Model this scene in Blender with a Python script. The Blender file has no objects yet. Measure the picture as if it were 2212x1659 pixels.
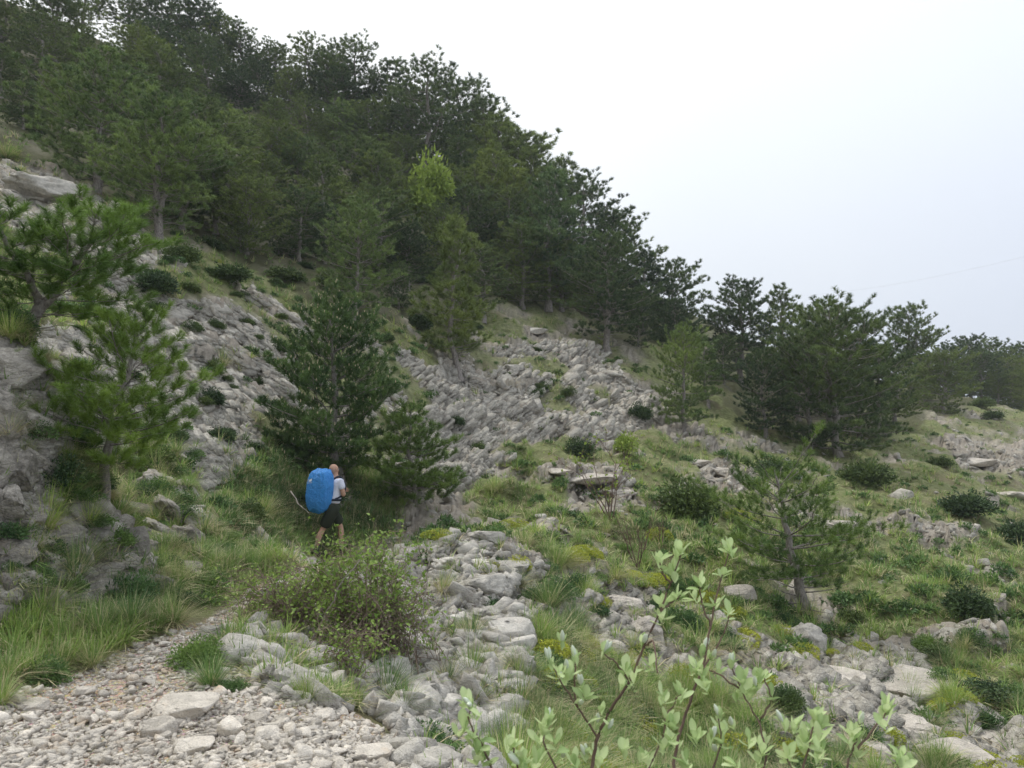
import bpy, bmesh, math, random
import numpy as np
from mathutils import Vector, Matrix
from mathutils.bvhtree import BVHTree

random.seed(5)
rng = np.random.default_rng(11)
sc = bpy.context.scene
col = sc.collection
R = math.radians

# ------------------------------------------------------------------ camera, sky, sun, exposure
F = 770.0                     # focal length in pixels of a 1024 px wide picture
EPS = math.atan(54.0 / F)     # the camera looks up a little
cd = bpy.data.cameras.new('camera')
cam = bpy.data.objects.new('camera', cd)
col.objects.link(cam)
cam.location = (0, 0, 0)
cam.rotation_euler = (math.pi / 2 + EPS, 0, 0)
cd.sensor_width = 36.0
cd.lens = 36.0 * F / 1024.0
cd.clip_start = 0.05
cd.clip_end = 2000
cd.dof.use_dof = True
cd.dof.focus_distance = 13.0
cd.dof.aperture_fstop = 9.0
sc.camera = cam

SUN_EL, SUN_AZ = R(58), R(-42)      # azimuth from +Y towards +X
sunv = Vector((math.sin(SUN_AZ) * math.cos(SUN_EL), math.cos(SUN_AZ) * math.cos(SUN_EL), math.sin(SUN_EL)))
world = bpy.data.worlds.new('World')
sc.world = world
world.use_nodes = True
wn = world.node_tree.nodes
wl = world.node_tree.links
wn.clear()
w_out = wn.new('ShaderNodeOutputWorld')
w_bg = wn.new('ShaderNodeBackground')
w_bg.inputs['Strength'].default_value = 0.1
w_sky = wn.new('ShaderNodeTexSky')
w_sky.sky_type = 'NISHITA'
w_sky.sun_disc = False
w_sky.sun_elevation = SUN_EL
w_sky.sun_rotation = SUN_AZ
w_tc = wn.new('ShaderNodeTexCoord')
w_noise = wn.new('ShaderNodeTexNoise')
w_noise.inputs['Scale'].default_value = 1.6
w_noise.inputs['Detail'].default_value = 3
w_noise.inputs['Roughness'].default_value = 0.45
w_dot = wn.new('ShaderNodeVectorMath')
w_dot.operation = 'DOT_PRODUCT'
w_dot.inputs[1].default_value = Vector((math.sin(R(-60)) * math.cos(R(35)), math.cos(R(-60)) * math.cos(R(35)), math.sin(R(35))))
w_norm = wn.new('ShaderNodeVectorMath')
w_norm.operation = 'NORMALIZE'
w_add = wn.new('ShaderNodeMath')
w_add.operation = 'MULTIPLY_ADD'
w_add.inputs[1].default_value = 0.30
w_ramp = wn.new('ShaderNodeValToRGB')
e = w_ramp.color_ramp.elements
e[0].position = 0.25
e[0].color = (0.55, 0.59, 0.675, 1)
e[1].position = 0.82
e[1].color = (0.76, 0.765, 0.76, 1)
m_ = w_ramp.color_ramp.elements.new(0.55)
m_.color = (0.65, 0.68, 0.715, 1)
w_mul = wn.new('ShaderNodeVectorMath')
w_mul.operation = 'SCALE'
w_mul.inputs['Scale'].default_value = 10.6
w_mix = wn.new('ShaderNodeMix')
w_mix.data_type = 'RGBA'
w_mix.inputs['Factor'].default_value = 0.93
wl.new(w_tc.outputs['Generated'], w_noise.inputs['Vector'])
wl.new(w_tc.outputs['Generated'], w_norm.inputs[0])
wl.new(w_norm.outputs[0], w_dot.inputs[0])
w_half = wn.new('ShaderNodeMath')
w_half.operation = 'MULTIPLY_ADD'
w_half.inputs[1].default_value = 0.62
w_half.inputs[2].default_value = 0.12
wl.new(w_dot.outputs['Value'], w_half.inputs[0])
wl.new(w_noise.outputs['Fac'], w_add.inputs[0])
wl.new(w_half.outputs[0], w_add.inputs[2])
wl.new(w_add.outputs[0], w_ramp.inputs['Fac'])
w_sep = wn.new('ShaderNodeSeparateXYZ')          # an overcast sky is brightest overhead
w_el = wn.new('ShaderNodeMath')
w_el.operation = 'MULTIPLY_ADD'
w_el.inputs[1].default_value = 9.6
w_el.inputs[2].default_value = 9.0
w_max = wn.new('ShaderNodeMath')
w_max.operation = 'MAXIMUM'
w_max.inputs[1].default_value = 0.0
wl.new(w_norm.outputs[0], w_sep.inputs[0])
wl.new(w_sep.outputs['Z'], w_max.inputs[0])
wl.new(w_max.outputs[0], w_el.inputs[0])
wl.new(w_el.outputs[0], w_mul.inputs['Scale'])
wl.new(w_ramp.outputs['Color'], w_mul.inputs[0])
wl.new(w_sky.outputs['Color'], w_mix.inputs['A'])
wl.new(w_mul.outputs[0], w_mix.inputs['B'])
wl.new(w_mix.outputs['Result'], w_bg.inputs['Color'])
wl.new(w_bg.outputs['Background'], w_out.inputs['Surface'])

sd = bpy.data.lights.new('sun', 'SUN')
sd.energy = 1.5
sd.angle = R(14)
sd.color = (1.0, 0.97, 0.92)
sun = bpy.data.objects.new('sun', sd)
col.objects.link(sun)
sun.rotation_euler = sunv.to_track_quat('Z', 'Y').to_euler()
sun.location = sunv * 50

sc.render.engine = 'CYCLES'
sc.view_settings.view_transform = 'Standard'
sc.view_settings.look = 'None'
sc.view_settings.exposure = 0.38
sc.view_settings.gamma = 1.0
sc.view_settings.use_curve_mapping = False
sc.cycles.use_denoising = True
sc.cycles.max_bounces = 6
sc.cycles.diffuse_bounces = 3
sc.cycles.glossy_bounces = 2
sc.cycles.transmission_bounces = 3
sc.cycles.volume_bounces = 2
sc.cycles.transparent_max_bounces = 8
sc.cycles.use_adaptive_sampling = True
sc.cycles.adaptive_threshold = 0.02

# ------------------------------------------------------------------ helpers
def ray(px, py):
    """direction of the photograph's pixel (2212 px wide copy), scaled to unit forward distance"""
    u = (np.asarray(px, float) / 2.16016 - 512.0) / F
    v = (384.0 - np.asarray(py, float) / 2.16016) / F
    y = math.cos(EPS) - v * math.sin(EPS)
    z = math.sin(EPS) + v * math.cos(EPS)
    return u / y, z / y

def P(px, py, Y):
    a, b = ray(px, py)
    return np.array([a * Y, Y, b * Y])

def project(x, y, z):
    yc = y * math.cos(EPS) + z * math.sin(EPS)
    zc = -y * math.sin(EPS) + z * math.cos(EPS)
    yc = np.maximum(yc, 1e-3)
    return (512 + F * x / yc) * 2.16016, (384 - F * zc / yc) * 2.16016

def tag(o, label=None, cat=None, group=None, kind=None):
    if label: o['label'] = label
    if cat: o['category'] = cat
    if group: o['group'] = group
    if kind: o['kind'] = kind
    return o

def link(name, me, parent=None, loc=None, rot=None, scale=None):
    o = bpy.data.objects.new(name, me)
    col.objects.link(o)
    if parent is not None: o.parent = parent
    if loc is not None: o.location = loc
    if rot is not None: o.rotation_euler = rot
    if scale is not None: o.scale = (scale,) * 3 if np.isscalar(scale) else scale
    return o

def mesh_np(name, V, T, mat, attrs=None, smooth=False):
    """triangle or quad mesh from arrays"""
    V = np.ascontiguousarray(V, np.float32)
    T = np.ascontiguousarray(T, np.int32)
    k = T.shape[1]
    me = bpy.data.meshes.new(name)
    me.vertices.add(len(V))
    me.vertices.foreach_set('co', V.ravel())
    me.loops.add(T.size)
    me.loops.foreach_set('vertex_index', T.ravel())
    me.polygons.add(len(T))
    me.polygons.foreach_set('loop_start', np.arange(0, T.size, k, dtype=np.int32))
    me.polygons.foreach_set('loop_total', np.full(len(T), k, np.int32))
    if smooth:
        me.polygons.foreach_set('use_smooth', np.ones(len(T), bool))
    me.update(calc_edges=True)
    for n, a in (attrs or {}).items():
        at = me.attributes.new(n, 'FLOAT', 'POINT')
        at.data.foreach_set('value', np.ascontiguousarray(a, np.float32))
    if mat is not None:
        me.materials.append(mat)
    return me

class Soup:
    def __init__(s):
        s.V, s.T, s.A, s.n = [], [], [], 0
    def add(s, V, T, tint=0.5):
        V = np.asarray(V, float)
        s.V.append(V)
        s.T.append(np.asarray(T, int) + s.n)
        s.A.append(np.full(len(V), tint) if np.isscalar(tint) else np.asarray(tint))
        s.n += len(V)
    def arrays(s):
        return np.concatenate(s.V), np.concatenate(s.T), np.concatenate(s.A)
    def mesh(s, name, mat, smooth=False):
        V, T, A = s.arrays()
        return mesh_np(name, V, T, mat, {'tint': A}, smooth)

def rotmats(n, tilt=math.pi, yaw=None):
    """random rotations: yaw about z, then a tilt of at most TILT about a random horizontal axis"""
    yaw = rng.uniform(0, 2 * math.pi, n) if yaw is None else yaw
    t = rng.uniform(-1, 1, n) * tilt
    a = rng.uniform(0, 2 * math.pi, n)
    c, s_ = np.cos(yaw), np.sin(yaw)
    Rz = np.zeros((n, 3, 3)); Rz[:, 0, 0] = c; Rz[:, 0, 1] = -s_; Rz[:, 1, 0] = s_; Rz[:, 1, 1] = c; Rz[:, 2, 2] = 1
    k = np.stack([np.cos(a), np.sin(a), np.zeros(n)], 1)
    K = np.zeros((n, 3, 3))
    K[:, 0, 1] = -k[:, 2]; K[:, 0, 2] = k[:, 1]; K[:, 1, 0] = k[:, 2]
    K[:, 1, 2] = -k[:, 0]; K[:, 2, 0] = -k[:, 1]; K[:, 2, 1] = k[:, 0]
    Rt = np.eye(3)[None] + np.sin(t)[:, None, None] * K + (1 - np.cos(t))[:, None, None] * (K @ K)
    return Rt @ Rz

def merge(variants, idx, Rm, S, pos, tint=None):
    """copies of (V, T, A) variants as one set of arrays"""
    out = Soup()
    S = np.asarray(S, float)
    if S.ndim == 1: S = np.repeat(S[:, None], 3, 1)
    tint = np.zeros(len(pos)) if tint is None else tint
    for k, (V, T, A) in enumerate(variants):
        w = np.nonzero(idx == k)[0]
        if not len(w): continue
        VV = np.einsum('nij,nvj->nvi', Rm[w], V[None] * S[w][:, None, :]) + pos[w][:, None, :]
        TT = T[None] + (np.arange(len(w)) * len(V))[:, None, None]
        AA = A[None] + tint[w][:, None]
        out.add(VV.reshape(-1, 3), TT.reshape(-1, T.shape[1]), AA.ravel())
    return out

def inside(px, py, poly):
    px = np.asarray(px, float); py = np.asarray(py, float)
    r = np.zeros(px.shape, bool)
    n = len(poly)
    for i in range(n):
        x1, y1 = poly[i]; x2, y2 = poly[(i + 1) % n]
        if y1 == y2: continue
        c = ((y1 > py) != (y2 > py)) & (px < (x2 - x1) * (py - y1) / (y2 - y1) + x1)
        r ^= c
    return r

def hash2(i, j, s=0):
    n = (i.astype(np.int64) * 374761393 + j.astype(np.int64) * 668265263 + s * 974634777) & 0x7fffffff
    n = ((n ^ (n >> 13)) * 1274126177) & 0x7fffffff
    return ((n ^ (n >> 16)) & 0xffff) / 65535.0

def vnoise(x, y, s=0):
    i = np.floor(x); j = np.floor(y)
    fx = x - i; fy = y - j
    fx = fx * fx * (3 - 2 * fx); fy = fy * fy * (3 - 2 * fy)
    a = hash2(i, j, s); b = hash2(i + 1, j, s); c = hash2(i, j + 1, s); d = hash2(i + 1, j + 1, s)
    return (a * (1 - fx) + b * fx) * (1 - fy) + (c * (1 - fx) + d * fx) * fy

def fbm(x, y, o=4, s=0):
    r = 0; a = 0.5; t = 0
    for k in range(o):
        r = r + a * vnoise(x * 2 ** k + 17 * k, y * 2 ** k - 9 * k, s + k); t += a; a *= 0.5
    return r / t

def cells(x, y, s=0):
    """distance to the border between cells, and a random value per cell"""
    i = np.floor(x); j = np.floor(y)
    f1 = np.full(x.shape, 9.0); f2 = np.full(x.shape, 9.0); v = np.zeros(x.shape)
    for di in (-1, 0, 1):
        for dj in (-1, 0, 1):
            a = i + di; b = j + dj
            d = np.hypot(a + hash2(a, b, s) - x, b + hash2(a, b, s + 5) - y)
            n = d < f1
            f2 = np.where(n, f1, np.minimum(f2, d))
            v = np.where(n, hash2(a, b, s + 9), v)
            f1 = np.where(n, d, f1)
    return f2 - f1, v

# ------------------------------------------------------------------ materials
class NT:
    def __init__(s, name):
        s.m = bpy.data.materials.new(name); s.m.use_nodes = True
        s.t = s.m.node_tree; s.n = s.t.nodes; s.l = s.t.links; s.n.clear()
        s.out = s.n.new('ShaderNodeOutputMaterial')
    def node(s, t, **kw):
        n = s.n.new(t)
        for k, v in kw.items():
            if hasattr(n, k): setattr(n, k, v)
            else: n.inputs[k].default_value = v
        return n
    def put(s, v, sock):
        if hasattr(v, 'node'): s.l.new(v, sock)
        else: sock.default_value = v
    def mix(s, f, a, b, mode='MIX'):
        n = s.n.new('ShaderNodeMix'); n.data_type = 'RGBA'; n.blend_type = mode
        s.put(f, n.inputs['Factor']); s.put(a, n.inputs['A']); s.put(b, n.inputs['B'])
        return n.outputs['Result']
    def math(s, op, a, b=0.0, c=0.0, clamp=False):
        n = s.n.new('ShaderNodeMath'); n.operation = op; n.use_clamp = clamp
        s.put(a, n.inputs[0]); s.put(b, n.inputs[1]); s.put(c, n.inputs[2])
        return n.outputs[0]
    def noise(s, scale, detail=4, rough=0.55, vec=None, out='Fac', dist=0.0):
        n = s.n.new('ShaderNodeTexNoise')
        n.inputs['Scale'].default_value = scale; n.inputs['Detail'].default_value = detail
        n.inputs['Roughness'].default_value = rough; n.inputs['Distortion'].default_value = dist
        if vec is not None: s.l.new(vec, n.inputs['Vector'])
        return n.outputs[out]
    def ramp(s, f, stops):
        n = s.n.new('ShaderNodeValToRGB'); r = n.color_ramp
        while len(r.elements) < len(stops): r.elements.new(0.5)
        for el, (p, c) in zip(r.elements, stops):
            el.position = p; el.color = (*c, 1) if len(c) == 3 else c
        s.l.new(f, n.inputs[0]); return n.outputs['Color']
    def attr(s, name):
        n = s.n.new('ShaderNodeAttribute'); n.attribute_name = name; return n.outputs['Fac']
    def rand(s):
        return s.n.new('ShaderNodeObjectInfo').outputs['Random']
    def pos(s):
        return s.n.new('ShaderNodeNewGeometry').outputs['Position']
    def bump(s, h, strength, dist):
        n = s.n.new('ShaderNodeBump'); n.inputs['Strength'].default_value = strength
        n.inputs['Distance'].default_value = dist; s.l.new(h, n.inputs['Height']); return n.outputs[0]
    def pbsdf(s, colr, rough=0.9, normal=None, spec=0.2):
        n = s.n.new('ShaderNodeBsdfPrincipled')
        s.put(colr, n.inputs['Base Color']); s.put(rough, n.inputs['Roughness'])
        n.inputs['Specular IOR Level'].default_value = spec
        if normal is not None: s.l.new(normal, n.inputs['Normal'])
        return n
    def done(s, shader):
        s.l.new(shader, s.out.inputs['Surface']); return s.m

def c3(r, g, b): return (r, g, b, 1)

def rock_mat(name, dark, light, ochre=0.25, scale=1.0, rust=c3(0.34, 0.19, 0.09), obj=False, crk=1.0):
    t = NT(name); p = t.pos()
    n1 = t.noise(1.3 * scale, 5, 0.6, p); n2 = t.noise(9 * scale, 6, 0.72, p); n3 = t.noise(45 * scale, 3, 0.7, p)
    wob = t.n.new('ShaderNodeVectorMath'); wob.operation = 'MULTIPLY_ADD'
    t.l.new(t.noise(2.5 * scale, 3, 0.6, p, 'Color'), wob.inputs[0]); wob.inputs[1].default_value = (0.14 / scale,) * 3; t.l.new(p, wob.inputs[2])
    mp = t.n.new('ShaderNodeMapping'); mp.inputs['Rotation'].default_value = (0.5, 0.35, 0.3); mp.inputs['Scale'].default_value = (1, 1.3, 2.4)
    t.l.new(wob.outputs[0], mp.inputs[0])
    vs = []
    for k, sc_ in enumerate((2.2 * scale, 7.0 * scale)):
        v = t.n.new('ShaderNodeTexVoronoi'); v.feature = 'DISTANCE_TO_EDGE'; v.inputs['Scale'].default_value = sc_
        t.l.new(mp.outputs[0], v.inputs['Vector'])
        vs.append(t.ramp(v.outputs['Distance'], [(0.0, (0, 0, 0)), (0.035 + 0.03 * k, (1, 1, 1))]))
    vc = t.n.new('ShaderNodeTexVoronoi'); vc.inputs['Scale'].default_value = 7.0 * scale
    t.l.new(mp.outputs[0], vc.inputs['Vector'])
    cv = t.n.new('ShaderNodeSeparateColor'); t.l.new(vc.outputs['Color'], cv.inputs[0])
    f = t.math('ADD', t.math('MULTIPLY', n1, 0.55), t.math('MULTIPLY', n2, 0.5))
    c = t.mix(t.math('MULTIPLY_ADD', f, 3.0, -1.05, True), dark, light)
    v = t.math('ADD', t.math('MULTIPLY', t.rand(), 0.34), t.math('MULTIPLY', t.attr('tint'), 0.50))
    v = t.math('ADD', v, t.math('MULTIPLY_ADD', cv.outputs[0], 0.22, 0.50))
    n = t.n.new('ShaderNodeVectorMath'); n.operation = 'SCALE'
    t.l.new(c, n.inputs[0]); t.l.new(v, n.inputs['Scale'])
    c = n.outputs[0]
    st = t.ramp(t.noise(2.2 * scale, 4, 0.6, p), [(0.58, (0, 0, 0)), (0.76, (1, 1, 1))])
    c = t.mix(t.math('MULTIPLY', st, ochre), c, rust)
    lich = t.ramp(n3, [(0.54, (0, 0, 0)), (0.66, (1, 1, 1))])
    c = t.mix(t.math('MULTIPLY', lich, 0.30), c, c3(0.16, 0.15, 0.13))
    ck = t.math('MULTIPLY', vs[0], vs[1])
    c = t.mix(t.math('MULTIPLY', t.math('SUBTRACT', 1.0, vs[0]), 0.20 * crk), c, c3(0.075, 0.066, 0.055))
    h = t.math('ADD', n2, t.math('MULTIPLY', n3, 0.5))
    h = t.math('ADD', h, t.math('MULTIPLY', ck, 0.22 * crk))
    h = t.math('ADD', h, t.math('MULTIPLY', cv.outputs[1], 0.5 * crk))
    return t.done(t.pbsdf(c, 0.95, t.bump(h, 0.9, 0.05 / scale), 0.1).outputs[0])

def leaf_mat(name, c_a, c_b, c_alt=None, alt=0.0, trans=0.3, rough=0.6, var=0.3, hue=0.0):
    """foliage: colour from dark to light by the tint of each leaf and a slow noise; ALT is the share of dry ones (tint above 1)"""
    t = NT(name); p = t.pos()
    a = t.attr('tint')
    f = t.math('ADD', t.math('MULTIPLY', a, 0.75), t.math('MULTIPLY_ADD', t.rand(), var, -var / 2 + 0.1), clamp=True)
    c = t.mix(f, c_a, c_b)
    if hue:
        wob = t.ramp(t.noise(hue, 2, 0.5, p), [(0.35, (0.66, 0.70, 0.74)), (0.65, (1.30, 1.22, 1.05))])
        c = t.mix(1.0, c, wob, 'MULTIPLY')
        rr = t.ramp(t.rand(), [(0.0, (0.82, 0.88, 1.02)), (0.5, (1.0, 1.0, 1.0)), (1.0, (1.16, 1.08, 0.90))])
        c = t.mix(1.0, c, rr, 'MULTIPLY')
    if c_alt is not None:
        c = t.mix(t.math('MULTIPLY_ADD', a, 1.0, -1.0, True), c, c_alt)
    pb = t.pbsdf(c, rough, None, 0.25)
    tr = t.n.new('ShaderNodeBsdfTranslucent'); t.put(c, tr.inputs['Color'])
    mx = t.n.new('ShaderNodeMixShader'); mx.inputs[0].default_value = trans
    t.l.new(pb.outputs[0], mx.inputs[1]); t.l.new(tr.outputs[0], mx.inputs[2])
    return t.done(mx.outputs[0])

def bark_mat(name, a, b):
    t = NT(name)
    tc = t.n.new('ShaderNodeTexCoord').outputs['Object']
    mp = t.n.new('ShaderNodeMapping'); mp.inputs['Scale'].default_value = (1, 1, 0.35)
    t.l.new(tc, mp.inputs[0])
    n1 = t.noise(28, 5, 0.65, mp.outputs[0]); n2 = t.noise(4, 3, 0.6, mp.outputs[0])
    c = t.mix(t.math('MULTIPLY_ADD', n1, 2.5, -0.8, True), a, b)
    c = t.mix(t.math('MULTIPLY', n2, 0.4), c, c3(0.17, 0.15, 0.13))
    return t.done(t.pbsdf(c, 0.95, t.bump(n1, 0.9, 0.02), 0.1).outputs[0])

def plain(name, c, rough=0.8, bump=None, spec=0.3):
    t = NT(name); nrm = None
    n = t.noise(40, 3)
    cc = t.mix(t.math('MULTIPLY', n, 0.5), c3(*c), c3(*[x * 0.7 for x in c]))
    if bump: nrm = t.bump(t.noise(bump[0], 4, 0.6, t.n.new('ShaderNodeTexCoord').outputs['Object'], dist=1.0), bump[1], bump[2])
    return t.done(t.pbsdf(cc, rough, nrm, spec).outputs[0])

M = {}
M['rock'] = rock_mat('limestone', c3(0.21, 0.195, 0.165), c3(0.54, 0.505, 0.435), 0.26)
M['crag'] = rock_mat('weathered_limestone', c3(0.13, 0.119, 0.100), c3(0.50, 0.460, 0.395), 0.35, 1.6, crk=.9)
M['pale'] = rock_mat('pale_limestone', c3(0.40, 0.36, 0.305), c3(0.68, 0.62, 0.535), 0.12, 0.7, crk=0.6)
M['rubble'] = rock_mat('rubble_limestone', c3(0.32, 0.300, 0.262), c3(0.66, 0.620, 0.545), 0.25, 1.6, crk=0.5)
M['gravel'] = rock_mat('path_limestone', c3(0.45, 0.405, 0.340), c3(0.84, 0.770, 0.665), 0.62, 2.2, c3(0.66, 0.47, 0.29), crk=0.35)
M['needle'] = leaf_mat('pine_needles', c3(0.052, 0.100, 0.036), c3(0.175, 0.280, 0.085), trans=0.25, hue=1.2)
M['needle_bright'] = leaf_mat('young_pine_needles', c3(0.065, 0.130, 0.030), c3(0.24, 0.37, 0.085), trans=0.28, hue=1.5)
M['needle_far'] = leaf_mat('forest_pine_needles', c3(0.060, 0.098, 0.042), c3(0.200, 0.275, 0.098), trans=0.25, var=0.6, hue=0.35)
M['needle_mid'] = leaf_mat('light_pine_needles', c3(0.085, 0.140, 0.060), c3(0.26, 0.36, 0.13), trans=0.28, var=0.3, hue=0.5)
M['bark'] = bark_mat('pine_bark', c3(0.13, 0.115, 0.10), c3(0.42, 0.38, 0.345))
M['twig'] = bark_mat('shrub_bark', c3(0.10, 0.06, 0.045), c3(0.27, 0.18, 0.14))
M['cane'] = bark_mat('bramble_cane', c3(0.17, 0.12, 0.085), c3(0.40, 0.31, 0.24))
M['dead'] = bark_mat('dry_wood', c3(0.20, 0.17, 0.14), c3(0.42, 0.38, 0.33))
M['grass'] = leaf_mat('grass_blades', c3(0.115, 0.215, 0.055), c3(0.31, 0.44, 0.15), c3(0.62, 0.52, 0.33), trans=0.3, hue=1.0)
M['cushion'] = leaf_mat('cushion_leaves', c3(0.055, 0.115, 0.040), c3(0.17, 0.28, 0.095), trans=0.2, hue=3.0)
M['spurge'] = leaf_mat('spurge_flowers', c3(0.13, 0.20, 0.035), c3(0.47, 0.49, 0.06), trans=0.2)
M['juniper'] = leaf_mat('juniper_needles', c3(0.036, 0.066, 0.026), c3(0.13, 0.195, 0.070), trans=0.15, hue=3.0)
M['bramble'] = leaf_mat('bramble_leaves', c3(0.11, 0.20, 0.035), c3(0.40, 0.53, 0.13), trans=0.3)
M['fresh'] = leaf_mat('fresh_leaves', c3(0.15, 0.23, 0.035), c3(0.37, 0.46, 0.10), trans=0.35)
M['whitebeam'] = leaf_mat('whitebeam_leaves', c3(0.36, 0.50, 0.20), c3(0.72, 0.82, 0.46), trans=0.4, rough=0.55, var=0.8)
M['bud'] = plain('bud_down', (0.68, 0.74, 0.58), 0.7)
M['candle'] = plain('pine_candles', (0.50, 0.42, 0.27), 0.8)
M['cone'] = plain('pine_cone', (0.16, 0.09, 0.05), 0.8)
# ------------------------------------------------------------------ the shape of the hillside: measured points (picture place, forward distance)
CP = [
 # path
 (0,1659,3.7),(400,1659,3.6),(800,1659,3.7),(400,1520,4.7),(130,1520,4.7),(650,1550,4.3),(760,1570,4.3),(890,1640,4.0),
 (400,1400,5.8),(330,1400,5.9),(430,1350,6.6),(560,1480,5.2),
 (570,1265,9.0),(620,1215,12),(715,1205,15),
 # bank left of the path
 (130,1340,6.2),(0,1400,5.4),(0,1300,6.1),(110,1215,6.7),(0,1120,6.3),(0,950,6.6),(20,760,7.2),
 (240,1320,6.7),(90,740,7.6),(230,1120,9.6),(240,1150,9.2),(330,1230,8.4),(290,1040,11.5),(350,930,13.5),(430,1200,9.0),(430,1080,11.5),(500,1130,12),
 (120,1000,8.6),
 # left rock face
 (540,950,17),(500,780,20),(650,710,25),(430,580,24),(280,475,25),(130,430,25),(0,370,24),(0,540,17),(215,690,16.5),(345,530,26),
 (600,1015,16.5),(740,1050,17.5),(895,1090,18),
 # middle
 (865,710,29),(995,820,30),(865,865,24),(930,970,22),(1040,1080,18.5),(1210,950,26),(1210,820,33),(1185,670,44),(1310,760,40),(1120,650,47),
 (930,400,62),(430,280,50),(0,130,50),(0,240,38),(650,430,43),(480,520,32),(130,340,31),(620,560,33),(1120,510,62),
 (850,320,75),(324,150,80),(600,215,80),(0,0,62),(1300,670,53),(1425,735,46),(1510,800,50),
 # right
 (1810,985,34),(1555,950,31),(1475,930,30),(1490,1040,23),(1300,1080,20),(1300,1015,22.5),
 (1950,905,52),(2160,875,70),(2212,1010,40),(2160,1170,22),(2212,1340,14),(2212,1659,8.3),(1944,1512,9.6),(1742,1325,14),
 (1944,1210,18.5),(1728,1145,19),(1510,1170,16),(1380,1120,17.5),
 # rubble and the ground below it
 (950,1177,12),(1040,1210,11),(1166,1210,11.5),(1015,1340,8.5),(1123,1340,8.6),(950,1490,6.6),(1123,1510,6.6),(1037,1630,5.7),
 (820,1404,7.2),(864,1512,6.1),(700,1400,7.2),(760,1500,5.8),(960,1640,5.3),
 (1210,1404,8.8),(1340,1296,11),(1382,1426,9.2),(1512,1382,11),(1296,1620,7.0),(1620,1620,7.4),
]
XYZ = [P(*c) for c in CP]
# around the standing place, out of the picture, and beyond the crest
XYZ += [np.array(v, float) for v in [
 (0, 1.2, -1.62), (-1.5, 1.5, -1.5), (0.9, 1.5, -1.66), (2.2, 1.3, -3.0), (-3.5, 1.2, -0.6), (1.8, 3.0, -2.7), (-3.6, 3.2, -1.0), (3.6, 3.6, -3.5), (0, 2.4, -1.62),
 (-8, 4, 2.0), (-14, 8, 5.5), (-30, 18, 15.5), (-60, 40, 36), (9, 4, -5.6), (18, 10, -7.6), (40, 25, -11), (-3, -2, -1.0), (3, -2, -3.2), (0, -1, -1.62),
 (-75, 95, 47), (-40, 110, 46), (-10, 110, 34), (15, 95, 19), (35, 95, 8.0), (62, 110, 1.5), (95, 110, -4), (80, 60, -10), (-90, 140, 48), (0, 160, 34), (60, 170, 2.0), (110, 160, -6),
 (-20, 230, 30), (70, 230, 8)]]
XYZ = np.array(XYZ)

def lp(x, y):
    r = np.hypot(x, y)
    return np.arctan2(x, y) * 1.35, np.log(np.maximum(r, 0.5))

_cu, _cv = lp(XYZ[:, 0], XYZ[:, 1])
_cw = XYZ[:, 2] / np.hypot(XYZ[:, 0], XYZ[:, 1])
def _phi(d2):
    return np.where(d2 > 1e-12, 0.5 * d2 * np.log(np.maximum(d2, 1e-12)), 0)
_n = len(_cu)
_K = _phi((_cu[:, None] - _cu[None]) ** 2 + (_cv[:, None] - _cv[None]) ** 2) + 0.003 * np.eye(_n)
_Pm = np.stack([np.ones(_n), _cu, _cv], 1)
_A = np.zeros((_n + 3, _n + 3)); _A[:_n, :_n] = _K; _A[:_n, _n:] = _Pm; _A[_n:, :_n] = _Pm.T
_sol = np.linalg.solve(_A, np.concatenate([_cw, np.zeros(3)]))

def base_height(x, y):
    u, v = lp(x, y)
    sh = u.shape
    u = u.ravel(); v = v.ravel()
    w = np.full(u.shape, _sol[_n]) + _sol[_n + 1] * u + _sol[_n + 2] * v
    for i in range(_n):
        w += _sol[i] * _phi((u - _cu[i]) ** 2 + (v - _cv[i]) ** 2)
    return (w * np.exp(v)).reshape(sh)

# ------------------------------------------------------------------ what covers the ground where (outlines read off the photograph)
PATH = [(-400,1530),(0,1500),(130,1475),(215,1430),(330,1375),(440,1345),(490,1385),(400,1400),(420,1450),(530,1450),(560,1490),(640,1515),(780,1550),(860,1600),(930,1665),(960,1800),(-400,1800)]
PATH2 = [(440,1345),(500,1310),(530,1275),(600,1240),(680,1215),(730,1210),(690,1240),(600,1275),(520,1330),(490,1385)]
ROCKS = [
 [(150,400),(330,500),(480,560),(640,640),(700,720),(800,720),(900,860),(960,960),(960,1060),(890,1085),(800,1010),(640,1000),(560,960),(520,1010),(450,1080),(420,1150),(360,1040),(250,1010),(150,950),(130,1060),(110,1200),(0,1250),(-60,1100),(-60,700),(70,760),(90,600),(0,480),(0,350),(60,330)],
 [(850,740),(930,800),(1000,760),(1150,740),(1270,730),(1330,790),(1400,860),(1440,900),(1290,960),(1200,940),(1120,980),(1020,1040),(960,1080),(900,980)],
 [(850,1180),(1040,1150),(1110,1190),(1160,1240),(1130,1320),(1140,1450),(1110,1600),(1060,1800),(900,1800),(930,1560),(900,1400),(870,1300)],
 [(1190,1010),(1300,995),(1380,1040),(1370,1085),(1250,1070)], [(1490,1000),(1560,985),(1610,1040),(1600,1070),(1520,1040)],
 [(1690,1430),(1850,1370),(2010,1420),(2020,1500),(1990,1640),(2080,1800),(1700,1800),(1640,1560)],
 [(1270,1330),(1340,1290),(1420,1390),(1500,1430),(1440,1480),(1300,1410)],
 [(0,1180),(120,1080),(330,1130),(440,1230),(430,1290),(330,1260),(200,1330),(0,1330)],
 [(640,1370),(900,1380),(950,1640),(930,1800),(860,1590),(720,1480)],
 [(2030,1500),(2212,1560),(2400,1700),(2212,1800),(2080,1700)],
 [(2030,940),(2212,930),(2400,1000),(2212,1050),(2090,1030)],
]
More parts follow.
